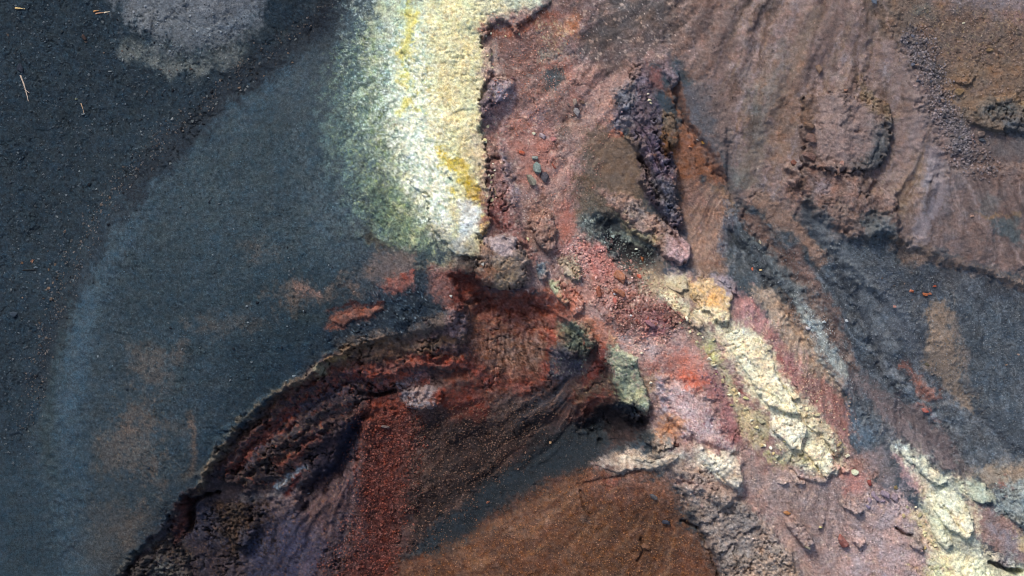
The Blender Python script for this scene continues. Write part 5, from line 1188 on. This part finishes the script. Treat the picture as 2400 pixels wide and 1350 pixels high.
# boulders and stones one can point to
NAMED = [
 (1452, 645, 30, (172, 116, 88), "orange brown cracked boulder, upper half, amid dark red rubble", .8, 40, 1.0), (1447, 682, 30, (160, 100, 72), "orange brown lower fragment under the cracked boulder amid dark red rubble", .6, 25, .8),
 (1402, 682, 26, (156, 94, 72), "wedge shaped brown red stone left of the cracked orange boulder", .6, 80, .8), (1497, 648, 13, (186, 104, 84), "small salmon stone right of the cracked orange boulder", .8, 30, .9),
 (1520, 758, 26, (150, 106, 112), "mauve pink angular block at the lower end of the red rubble", .6, 35, .8), (1440, 688, 9, (190, 186, 190), "small white grey pebble below the cracked orange boulder", .9, 0, .9),
 (1476, 738, 8, (190, 186, 186), "white pebble lying on dark red rubble", .9, 0, .9), (1440, 705, 16, (176, 96, 84), "rose flat stone by the white grey pebble", .6, 70, .6),
 (1256, 400, 26, (122, 136, 130), "grey green stone topmost of three close together in pink ground", .75, 80, .9), (1244, 428, 30, (130, 126, 112), "olive grey stone lowest left of three close together in pink ground", .6, 50, .9),
 (1278, 418, 24, (88, 84, 90), "dark grey stone rightmost of three close together in pink ground", .8, 60, .9), (1252, 374, 14, (140, 146, 138), "small pale grey stone above the three close grey stones", .8, 0, .8),
 (1296, 392, 15, (168, 92, 74), "orange red splinter of stone beside the three close grey stones", .4, 55, .6), (1222, 362, 15, (172, 96, 76), "salmon ring shaped stone above the grey green stone", .8, 20, .5),
 (1344, 246, 15, (140, 124, 114), "pale brown upright stone above a paler one in the dark cluster", .65, 80, .9), (1350, 268, 19, (140, 134, 134), "pale grey stone lower of the pair in the dark cluster", .75, 60, .9),
 (1331, 252, 9, (110, 96, 92), "small brown stone left of the pair in the dark cluster", .8, 60, .8), (1363, 246, 11, (96, 78, 70), "brown stone right of the pair in the dark cluster", .8, 30, .8),
 (1202, 190, 11, (122, 92, 92), "dark mauve stone above the violet lava knob", .8, 30, .9), (1251, 318, 8, (206, 206, 176), "tiny cream stone beside a lilac patch", .8, 0, .9),
 (1272, 322, 15, (168, 150, 154), "lilac grey stone with a pale top in salmon ground", .8, 30, .7), (1296, 330, 13, (162, 108, 104), "rose stone right of the lilac grey stone", .9, 0, .7),
 (1518, 241, 9, (212, 202, 168), "cream stone, largest of three on the violet lava", .8, 10, .8), (1521, 248, 7, (200, 186, 150), "cream stone lower of three on the violet lava", .8, 40, .8), (1514, 227, 5, (204, 196, 170), "cream pebble uppermost of three on the violet lava", .8, 0, .8),
 (1632, 331, 7, (196, 190, 190), "white flat pebble near the orange gully", .5, 10, .6), (1644, 338, 9, (160, 118, 58), "ochre stone at the lower end of the orange gully", .8, 20, .8), (1614, 347, 8, (176, 124, 98), "pale orange pebble on rust coloured grit", .8, 20, .8),
 (1892, 769, 12, (206, 200, 200), "white round stone on the tan and grey stripes", .8, 20, .8), (1930, 754, 9, (190, 196, 196), "pale stone upper of the two on the bluish gravel", .8, 20, .8), (1984, 752, 8, (180, 186, 190), "small pale grey stone at the edge of the dark gravel", .9, 0, .8),
 (1772, 796, 15, (206, 198, 160), "cream cube shaped stone left of the small cluster by the cream slab", .8, 20, .8), (1781, 801, 8, (196, 186, 146), "thin cream stone right beside the cube shaped one", .5, 70, .7), (1796, 815, 14, (204, 190, 156), "cream stone lower of the small cluster by the cream slab", .8, 30, .8), (1802, 812, 11, (212, 196, 168), "pink cream stone at the end of the small cluster by the cream slab", .6, 45, .7),
 (2003, 1108, 17, (206, 208, 176), "lone cream angular stone on the pinkish ground below the ridge", .9, 30, .5), (2037, 1132, 15, (142, 70, 62), "dark red stone above the mauve rocks", .8, 60, .8),
 (1782, 985, 17, (178, 170, 138), "olive cream stone left of the white cracked block", .7, 20, .7), (1744, 932, 15, (204, 196, 140), "yellow cream stone beside the red hollow on the ridge", .6, 20, .6), (1716, 914, 12, (206, 180, 130), "round yellow pebble below the red hollow on the ridge", .9, 0, .7),
 (1975, 1270, 32, (150, 94, 84), "jagged dark red rock on mauve ground", .75, 55, .9), (1924, 1236, 9, (196, 186, 130), "yellow pebble at the tip of the orange tongue", .8, 0, .8), (1846, 1204, 17, (176, 122, 78), "flat orange stone on the brown ledge with the dark gap", .7, 10, .6), (1892, 1282, 14, (140, 130, 110), "grey olive stone at the end of the brown ledge", .6, 20, .7),
 (2048, 1158, 15, (158, 140, 150), "mauve stone uppermost left in the mauve heap", .8, 80, .8), (2040, 1172, 14, (164, 142, 150), "mauve stone at the left side of the mauve heap", .7, 70, .8), (2056, 1168, 14, (150, 130, 142), "mauve stone in the hollow of the mauve heap", .7, 50, .8), (2076, 1160, 24, (152, 134, 146), "large mauve block with a dark gap in the mauve heap", .6, 30, .8), (2098, 1166, 22, (160, 140, 146), "rounded mauve block rightmost in the mauve heap", .8, 50, .7), (2070, 1174, 12, (156, 138, 150), "small mauve stone below the dark gap of the mauve heap", .8, 0, .8), (2036, 1188, 13, (136, 126, 148), "violet stone below the mauve heap", .5, 30, .7), (2102, 1144, 10, (146, 130, 96), "olive stone above the mauve heap", .8, 70, .8),
 (2130, 682, 11, (166, 98, 72), "orange stone lying apart on the dark gravel", .8, 10, .8), (2160, 690, 12, (160, 96, 66), "orange stone leftmost of the row at the top of the tan stripe", .8, 10, .8), (2172, 688, 9, (164, 98, 68), "orange stone in the middle of the row at the top of the tan stripe", .8, 10, .8), (2182, 670, 8, (160, 84, 64), "rust red stone above the row at the top of the tan stripe", .8, 10, .8), (2093, 718, 8, (170, 120, 106), "pink pebble on the blue grey gravel", .8, 10, .8), (1762, 630, 7, (196, 100, 62), "bright orange pebble in the dark gully", .8, 80, .8), (1781, 597+36, 7, (196, 166, 110), "yellow pebble below the bright orange pebble", .8, 0, .8), (1781, 567, 9, (166, 156, 130), "beige stone on the dark ribs of gravel", .8, 60, .8),
 (2255, 510, 10, (160, 124, 104), "pale orange stone on the brown scree near the grey patch", .7, 0, .7), (2175, 965, 18, (160, 92, 82), "red flat stone at the edge of the dark gravel", .6, 30, .6), (2175, 855, 11, (104, 96, 78), "olive stone at the lower end of the tan stripe", .9, 60, .8), (2268, 323, 17, (126, 106, 96), "round brown stone under the tan edged ledge", .9, 0, .7), (2274, 337, 16, (70, 76, 84), "dark grey flat stone under the round brown stone", .5, 10, .6), (2218, 228, 20, (128, 106, 80), "round tan stone above the tan edged ledge", .9, 0, .6), (2280, 270, 8, (136, 146, 152), "bluish pebble on top of the tan edged ledge", .6, -20, .7),
 (1852, 388, 20, (120, 78, 66), "red brown stone at the foot of the big brown mound", .8, 30, .8), (1963, 223, 10, (160, 116, 94), "small orange stone at the top rim of the big brown mound", .8, 0, .8), (1904, 172, 18, (128, 102, 84), "tan lump on the scree above the big brown mound", .8, 60, .6), (1954, 390, 13, (160, 118, 104), "pinkish stone on the lower part of the big brown mound", .9, 0, .7), (1878, 305, 26, (112, 86, 70), "bulging brown block at the left side of the big brown mound", .8, 20, .9), (1884, 332, 28, (122, 94, 84), "bulging brown block lower at the left side of the big brown mound", .8, 20, .9), (1878, 368, 32, (124, 94, 84), "broad brown block at the lower left of the big brown mound", .7, 15, .8),
 (2024, 25, 15, (84, 92, 104), "blue grey stone among cobbles near the top border", .8, 30, .8), (2174, 10, 7, (226, 220, 190), "bright cream pebble near the top border", .8, -20, .8), (2225, 74, 6, (216, 208, 170), "cream pebble on the brown rubble", .7, -10, .8), (2285, 135, 15, (128, 104, 76), "tan stone half sunk in the brown rubble", .7, 0, .7),
 (182, 79, 15, (72, 58, 54), "split brown black stone on the ash plain", .75, 60, .9), (187, 90, 7, (96, 84, 74), "small brown stone touching the split brown black stone", .9, 0, .9), (23, 34, 13, (58, 68, 76), "dark grey stone below the pale twig in the upper corner", .8, 50, .9), (9, 737, 16, (56, 68, 80), "round dark blue grey boulder at the left border", .95, 0, 1.0),
 (61, 626, 9, (88, 100, 108), "grey stone resting on the black stick", .7, 10, .8), (24, 149, 22, (40, 46, 58), "dark lump at the upper end of the long pale stick", .75, 70, .45), (244, 160, 8, (112, 120, 124), "pale grey flake on the ash plain", .5, 0, .7), (160, 224, 7, (118, 124, 104), "pale green pebble near the short tan twig", .7, 0, .7), (479, 176, 7, (96, 108, 118), "grey stone at the edge of the dark lapilli", .9, 0, .9), (293, 913, 8, (40, 52, 62), "dark stone alone on the smooth ash", .9, 0, .9), (346, 1099, 7, (46, 56, 66), "dark stone by the tan stain of the ash cone", .9, 0, .9), (383, 1094, 7, (52, 64, 72), "dark stone right of the tan stain of the ash cone", .9, 0, .9), (691, 881, 9, (116, 128, 136), "pale grey stone in the ash close to the crater rim", .8, 0, .8),
 (1585, 1044, 12, (90, 62, 56), "small dark round stone beside the grey green rock", .9, 0, .8), (895, 1008, 20, (122, 104, 98), "pale flat stone in the red scree", .45, 8, .6), (1292, 1050, 7, (196, 160, 120), "pale orange pebble on black ash", .9, 0, .9), (1142, 1196, 8, (170, 110, 84), "orange pebble on the black ash band", .8, 0, .8), (1502, 826, 8, (214, 206, 182), "white pebble right of the olive green slab", .8, 0, .8), (1524, 896, 8, (226, 220, 196), "white chip in pink ground near the olive green slab", .8, 0, .8), (1493, 583, 6, (216, 216, 196), "white pebble inside the black pit", .9, 0, .9), (1507, 607, 12, (132, 84, 58), "rusty stone in the black pit", .7, 70, .8), (1437, 554, 11, (150, 164, 158), "pale green grey stone at the rim of the black pit", .8, 0, .8), (1237, 562, 9, (206, 200, 160), "cream stone left of the long reddish grey boulder", .8, 60, .7),
 (1520, 1294, 22, (108, 76, 56), "brown blocky stone by the small cracks of the brown slope", .8, 20, .5), (1566, 1232, 18, (60, 62, 72), "bluish stone at the edge of the brown slope", .6, 10, .6), (1535, 1170, 20, (84, 82, 84), "dark grey flat patch of stone below the pale lip", .6, 30, .5), (708, 1172, 9, (150, 150, 160), "pale grey stone on the navy crater ash", .6, -20, .7), (1058, 694, 7, (190, 186, 176), "white pebble on the dark red slope by the dome", .9, 0, .9), (1132, 620, 9, (176, 170, 160), "pale stone at the foot of the lilac topped dome", .9, 0, .8),
]
for (u, v, s, c, l, ra, an, fl) in NAMED:
    stone(u, v, s, c, l, None, ra, an, flat=fl, name="boulder" if s >= 24 else "stone" if s > 9 else "pebble", cat="boulder" if s >= 24 else "stone" if s > 9 else "pebble")
def scatter(n, line, half, smin, smax, colf, label, group, name="stone", bias=1.6):
    p = pts(line); seg = np.sqrt(((p[1:]-p[:-1])**2).sum(1)); cum = np.r_[0, np.cumsum(seg)]
    for _ in range(n):
        t = rnd.uniform(0, cum[-1]); k = min(int(np.searchsorted(cum, t))-1, len(seg)-1); k = max(k, 0)
        f = (t-cum[k])/seg[k]; q = p[k]*(1-f)+p[k+1]*f
        h = half if np.isscalar(half) else half[k]*(1-f)+half[k+1]*f
        u = float(q[0])+rnd.gauss(0, h*.5); v = float(q[1])+rnd.gauss(0, h*.5)
        if not (-20 < u < 2420 and -20 < v < 1370): continue
        s = smin+(smax-smin)*rnd.random()**bias
        stone(u, v, s, colf() if colf else None, label, group, name=name)
def pick(*cs):
    def f():
        c = rnd.choice(cs); k = rnd.uniform(.8, 1.2); return [min(250, q*k) for q in c]
    return f
scatter(62, "150,40 330,160 200,330 130,480 80,620 40,780", 150, 4.5, 9, pick((96, 104, 108), (26, 30, 36), (84, 92, 98), (88, 78, 72)), "dark lava stone, one of many strewn on the black ash plain", "dark stones on the ash plain")  # paler and near-black stone colours paint in lit tops and shadows
scatter(56, "720,90 560,190 460,240 400,300 320,380 240,460 160,560 100,660 70,760", 34, 4.5, 9.5, pick((92, 92, 92), (26, 28, 32), (104, 88, 76), (96, 102, 104)), "rough lava stone in the line where stones collect at the foot of the ash cone", "stones at the foot of the ash cone")  # again pale and near-black colours stand in for lit tops and shadows
scatter(44, "2110,100 2140,170 2175,240 2200,300 2240,350 2290,390", 26, 5, 11, pick((112, 104, 106), (80, 82, 92), (128, 108, 98), (96, 90, 88)), "grey cobble in the cobble line beside the brown scree", "cobbles of the scree line", "cobble")
scatter(26, "1470,720 1500,740 1560,730 1590,760", 26, 5, 11, pick((124, 74, 66), (140, 86, 74), (104, 60, 58)), "dark red stone heaped in the rubble below the cracked orange boulder", "stones of the red rubble")
scatter(20, "1590,1140 1630,1170 1670,1150 1700,1190", 24, 5, 10, pick((160, 136, 124), (146, 124, 116)), "pale brown stone of the broken ground beside the brown slope", "stones beside the brown slope")
scatter(20, "1640,880 1680,880 1690,920", 22, 4.5, 9, pick((140, 104, 108), (126, 88, 92)), "mauve stone lying in the rose gravel left of the yellow ridge", "mauve stones by the yellow ridge")
scatter(26, "1215,80 1165,82 1140,110 1150,180 1132,230 1130,290 1150,390 1160,450 1145,510", 16, 4.5, 9, pick((206, 196, 150), (186, 176, 140), (214, 208, 180)), "pale crumb broken off the ragged edge of the sulphur crust", "crumbs under the sulphur crust edge", "crust_chip", bias=1.8)
for ln_, n_, lb_, gr_ in (("1560,700 1640,780 1690,880 1740,960 1790,1030 1850,1090", 46, "cream chip of broken crust strewn on the mauve side of the long cream slab", "crust chips on the mauve side of the ridge"),
                          ("1800,850 1850,930 1920,1000 1980,1060", 24, "cream chip of broken crust on the red gravel side of the yellow ridge", "crust chips on the red gravel side"),
                          ("2140,1190 2170,1260 2230,1310", 14, "pale chip of crust beside the mint green slab in the lower corner", "crust chips by the mint green slab")):
    scatter(n_, ln_, 26, 5, 12, pick((206, 196, 152), (190, 180, 140), (214, 206, 176), (180, 160, 116)), lb_, gr_, "crust_chip", bias=1.8)
scatter(46, "330,560 520,480 700,600 640,800 480,880 300,800", 130, 4, 7.5, pick((104, 114, 120), (28, 34, 42), (84, 94, 100)), "small dark pebble lying loose on the blue grey ash slope", "pebbles on the ash slope", "pebble", bias=1.4)
scatter(30, "2040,600 2180,680 2300,760 2360,880 2200,800", 90, 4, 7.5, pick((112, 116, 118), (90, 94, 96), (128, 110, 98)), "grey stone lying on the dark gravel slope", "stones on the dark gravel", bias=2)

# ------------------------------------------------------------------ finer gravel: one mass per bed
def gravel(name, label, beds, base=ICO1):
    P_, C_, n = [], [], 0
    V0, F0 = base
    allco, allf, allc = [], [], []
    for (n_, poly, soft, smin, smax, lo, hi, tint) in beds:
        sl, m = mask(poly, soft, 10, .8)
        jj = rng.integers(0, m.shape[0], n_*6); ii = rng.integers(0, m.shape[1], n_*6)
        cl_ = .5+.5*NB[sl][jj, ii]
        keep = rng.random(n_*6) < m[jj, ii]*np.clip(cl_*1.5, .12, 1); jj, ii = jj[keep][:n_], ii[keep][:n_]; k = len(jj)
        if k == 0: continue
        u = U[sl][jj, ii]+rng.uniform(-1, 1, k)*STEP/2; v = V[sl][jj, ii]+rng.uniform(-1, 1, k)*STEP/2
        s = (smin+(smax-smin)*rng.random(k)**2.2)*M_PER_PX/2
        ang = rng.random(k)*6.283
        co = np.broadcast_to(V0[None], (k,)+V0.shape).copy()
        co *= (1+.5*(rng.random((k, V0.shape[0], 1))-.5))
        co *= np.stack([np.ones(k), rng.uniform(.6, 1, k), rng.uniform(.5, .85, k)], -1)[:, None]
        c, sn = np.cos(ang)[:, None], np.sin(ang)[:, None]
        x = (co[..., 0]*c-co[..., 1]*sn); y = co[..., 0]*sn+co[..., 1]*c
        co = np.stack([x, y, co[..., 2]], -1)*s[:, None, None]
        co += np.stack([wx(u), wy(v), TOP[sl][jj, ii]+s*.15], -1)[:, None]
        col = COL[sl][jj, ii, :3]*rng.uniform(lo, hi, (k, 1))
        if tint is not None:
            w = rng.random((k, 1))*.8; col = col*(1-w)+albedo(np.array(tint, f32))*w*rng.uniform(lo, hi, (k, 1))
        allco.append(co.reshape(-1, 3)); allf.append((F0[None]+(np.arange(k)*len(V0))[:, None, None]).reshape(-1, 3)+n)
        n += k*len(V0)
        cc = np.repeat(np.c_[col, np.ones(k)], len(V0), 0); allc.append(np.clip(cc, 0, .9))
    o = link_mesh(name, np.concatenate(allco), np.concatenate(allf), np.concatenate(allc), MAT["gravel"], 3, False)
    return tag(o, label, "gravel", kind="stuff")
OCT = (np.array([[1, 0, 0], [0, 1, 0], [-1, 0, 0], [0, -1, 0], [0, 0, 1], [.6, .6, .5], [-.6, .6, .5], [-.6, -.6, .5], [.6, -.6, .5]], f32),
       np.array([[4, 5, 6], [4, 6, 7], [4, 7, 8], [4, 8, 5], [0, 1, 5], [1, 6, 5], [1, 2, 6], [2, 7, 6], [2, 3, 7], [3, 8, 7], [3, 0, 8], [0, 5, 8]], np.int32))
gravel("lapilli", "fine dark lapilli strewn over the black ash plain and its border band", [
    (2600, "-40,-40 600,20 430,290 230,520 90,860 30,1100 -40,1100", 40, 2.8, 7.5, .4, 2.4, (70, 76, 80)),
    (5200, "850,-40 760,20 640,110 540,190 450,270 380,350 290,440 210,560 130,720 90,860 60,980 30,1000 60,800 130,600 230,440 380,280 540,150 700,40", 18, 2.6, 6.5, .35, 2.6, (88, 80, 74)),
    (1400, "300,420 700,300 850,560 700,860 520,960 260,900 220,700", 50, 2.4, 5, .5, 2.3, None),
    (300, "60,1000 440,1000 300,1300 60,1300", 50, 2, 4, .7, 1.7, None)], OCT)
gravel("red_scree", "coarse red brown lapilli of the crater screes", [
    (5200, "830,970 960,960 1000,1000 960,1130 930,1300 900,1380 740,1380 820,1200", 30, 3.0, 7, .2, 2.0, (122, 68, 54)),
    (3600, "960,960 1140,950 1300,960 1200,1120 1060,1220 950,1320 950,1120", 26, 2.8, 6, .3, 1.75, (116, 88, 72)),
    (1800, "1250,1030 1420,1000 1400,1100 1100,1260 960,1340 1120,1180", 22, 2.4, 4.6, .5, 1.55, (84, 80, 78)),
    (3600, "1000,1330 1180,1240 1380,1130 1580,1200 1680,1380 940,1380", 40, 2.6, 5, .45, 1.9, (136, 92, 60))], OCT)
gravel("ridge_grit", "pink and red grit between the outcrops of the ridge", [
    (1500, "1150,60 1320,60 1340,200 1240,330 1160,330", 30, 2.0, 4.5, .7, 1.8, (176, 110, 86)),
    (1500, "1200,240 1450,220 1350,500 1220,500", 40, 2.0, 4.5, .6, 1.8, (170, 120, 104)),
    (1500, "1310,560 1460,600 1590,700 1600,790 1470,800 1380,700", 20, 3.2, 8.5, .45, 1.9, (164, 116, 104)),
    (500, "1400,540 1540,580 1540,650 1420,620", 14, 3, 7, .5, 2.2, (104, 112, 108)),
    (1600, "1580,850 1700,900 1750,1060 1900,1130 1960,1180 1800,1180 1650,1020", 40, 2.0, 5, .7, 1.6, None),
    (1400, "1740,690 1850,800 1990,960 1980,1080 1900,960 1780,800", 24, 2.0, 4.5, .7, 1.8, (200, 170, 140)),
    (1600, "1880,1090 2060,1060 2150,1240 2140,1360 1950,1360", 40, 2.0, 5, .7, 1.6, None)], OCT)
gravel("scree_stones", "brown and grey rubble of the upper scree", [
    (2600, "1990,-20 2420,-20 2420,260 2260,240 2150,190", 40, 2.2, 6, .6, 1.7, (128, 110, 100)),
    (2600, "2090,100 2150,90 2230,290 2320,420 2240,420 2170,300", 16, 3.2, 8, .4, 2.0, (110, 104, 108)),
    (1400, "1700,0 2050,0 2150,300 1900,500 1720,420", 60, 1.8, 3.6, .7, 1.5, None),
    (500, "1560,60 1660,60 1700,300 1660,330", 30, 2, 5, .6, 1.6, None)], OCT)
gravel("dark_gravel", "dark grey gravel of the gullied slope", [
    (3000, "1705,490 1900,620 2000,560 2100,620 2200,900 2060,1000 1960,840 1760,640", 26, 2.4, 5, .55, 1.6, (112, 118, 122)),
    (3000, "2060,620 2420,690 2420,1080 2260,1080 2140,900", 36, 2.4, 5, .55, 1.55, (112, 118, 122)),
    (900, "1860,680 1960,780 2000,900 1900,800", 14, 2.0, 4.5, .7, 1.6, (190, 196, 196))], OCT)

# ------------------------------------------------------------------ sticks and dry tufts on the ash
def wood(name): 
    m = bpy.data.materials.new(name); m.use_nodes = True; N = m.node_tree.nodes; L = m.node_tree.links
    b = N["Principled BSDF"]; b.inputs["Roughness"].default_value = .85
    oi = N.new("ShaderNodeObjectInfo"); n = N.new("ShaderNodeTexNoise"); n.inputs["Scale"].default_value = 9; n.inputs["Detail"].default_value = 5
    tc = N.new("ShaderNodeTexCoord"); mp = N.new("ShaderNodeMapping"); mp.inputs["Scale"].default_value = (1, 6, 6)
    L.new(tc.outputs["Object"], mp.inputs[0]); L.new(mp.outputs[0], n.inputs["Vector"])
    r = N.new("ShaderNodeMapRange"); r.inputs[1].default_value = .3; r.inputs[2].default_value = .7; r.inputs[3].default_value = .55; r.inputs[4].default_value = 1.25
    L.new(n.outputs["Fac"], r.inputs[0]); v = N.new("ShaderNodeVectorMath"); v.operation = 'SCALE'
    L.new(oi.outputs["Color"], v.inputs[0]); L.new(r.outputs[0], v.inputs["Scale"]); L.new(v.outputs[0], b.inputs["Base Color"])
    return m
MAT_WOOD = wood("dry_wood")
def stick(u0, v0, u1, v1, w, col, label, name="stick", bend=.03, twig=None, cat="stick"):
    L_ = math.hypot(u1-u0, v1-v0)*M_PER_PX; w = w*M_PER_PX/2; n, k = 12, 7
    r = random.Random(int(u0*7+v0)); co, fc = [], []
    def tube(p0, d, length, w0, w1, seg):
        b0 = len(co)
        for i in range(seg+1):
            t = i/seg; c = p0+d*length*t+Vector((0, bend*length*math.sin(t*3.1)*r.uniform(.8, 1.2), .02*length*math.sin(t*5)))
            rad = (w0+(w1-w0)*t)*r.uniform(.85, 1.15)
            for q in range(k):
                a = q/k*6.283; s = Vector((-d.y, d.x, 0)); co.append(c+s*math.cos(a)*rad+Vector((0, 0, 1))*math.sin(a)*rad)
        for i in range(seg):
            for q in range(k):
                a, b = b0+i*k+q, b0+i*k+(q+1) % k; fc.append((a, b, b+k, a+k))
        fc.append(tuple(b0+q for q in range(k))[::-1]); fc.append(tuple(b0+seg*k+q for q in range(k)))
    tube(Vector((0, 0, 0)), Vector((1, 0, 0)), L_, w, w*.35, n)
    me = bpy.data.meshes.new(name); me.from_pydata(co, [], fc); me.materials.append(MAT_WOOD)
    o = bpy.data.objects.new(name, me); coll.objects.link(o)
    z0, z1 = zat(u0, v0)+w*.8, zat(u1, v1)+w*.8
    o.location = (wx(u0), wy(v0), z0)
    d = Vector((wx(u1)-wx(u0), wy(v1)-wy(v0), z1-z0)); o.rotation_euler = d.to_track_quat('X', 'Z').to_euler()
    o.color = (*[float(q) for q in albedo(np.array(col, f32))], 1)
    if twig:
        co, fc = [], []; tube(Vector((0, 0, 0)), Vector((.8, .6, .05)).normalized(), L_*.22, w*.5, w*.2, 4)
        tm = bpy.data.meshes.new("side_twig"); tm.from_pydata(co, [], fc); tm.materials.append(MAT_WOOD)
        t = bpy.data.objects.new("side_twig", tm); coll.objects.link(t); t.parent = o; t.location = (L_*twig, 0, 0); t.color = o.color
    return tag(o, label, cat)
stick(24, 166, 42, 228, 4.2, (196, 176, 158), "long pale bleached stick on the black ash plain", twig=.55)
stick(171, 234, 178, 257, 3, (176, 148, 120), "short thin tan twig on the black ash plain", "twig", cat="twig")
stick(16, 8, 41, 10.5, 5, (206, 176, 120), "thick straw coloured twig in the upper left corner", "twig", .01, cat="twig")
stick(213, 25, 233, 23, 3.6, (186, 142, 110), "brownish twig left of the pair end to end near the pale mound", "twig", .03, cat="twig")
stick(234, 23, 248, 21, 3.6, (222, 206, 180), "whitish twig right of the pair end to end near the pale mound", "twig", .02, cat="twig")
stick(208, 20, 221, 17, 4.5, (180, 132, 84), "stubby orange brown twig above the pair near the pale mound", "twig", .04, cat="twig")
stick(30, 632.5, 65, 632, 3.2, (14, 12, 12), "charred black straight stick on the ash plain", bend=.012)
stick(250, 28, 255, 42, 2.2, (30, 32, 38), "thin dark bent twig beside the pale mound", "twig", .18, cat="twig")
def tuft(u, v, size, col, label):
    root = bpy.data.objects.new("dry_tuft", None); coll.objects.link(root); root.location = (wx(u), wy(v), zat(u, v))
    tag(root, label, "dry tuft"); r = random.Random(int(u))
    for k in range(12):
        a = k*.5236+r.uniform(-.3, .3); l = size*M_PER_PX/2*r.uniform(.6, 1.1); h = l*r.uniform(.25, .9); wd = l*.10
        co, fc = [], []
        for t in (0, .5, 1):
            c = Vector((l*t, 0, h*math.sin(t*1.9))); w = wd*(1-.8*t)
            co += [c+Vector((0, -w, 0)), c+Vector((0, w, 0)), c+Vector((0, 0, wd))]
        for q in (0, 3):
            for e in range(3): fc.append((q+e, q+(e+1) % 3, q+3+(e+1) % 3, q+3+e))
        fc.append((6, 7, 8))
        me = bpy.data.meshes.new("blade"); me.from_pydata(co, [], fc); me.materials.append(MAT_WOOD)
        b = bpy.data.objects.new("blade", me); coll.objects.link(b); b.parent = root; b.rotation_euler.z = a
        b.color = (*[float(q) for q in albedo(np.array(col, f32))], 1)
tuft(52, 610, 12, (196, 142, 112), "spiky dry orange tuft above the charred stick")
tuft(27, 615, 8, (176, 128, 80), "small dry tan tuft left of the spiky one")
tuft(30, 698, 6, (178, 150, 128), "tiny pale dry tuft below the charred stick")
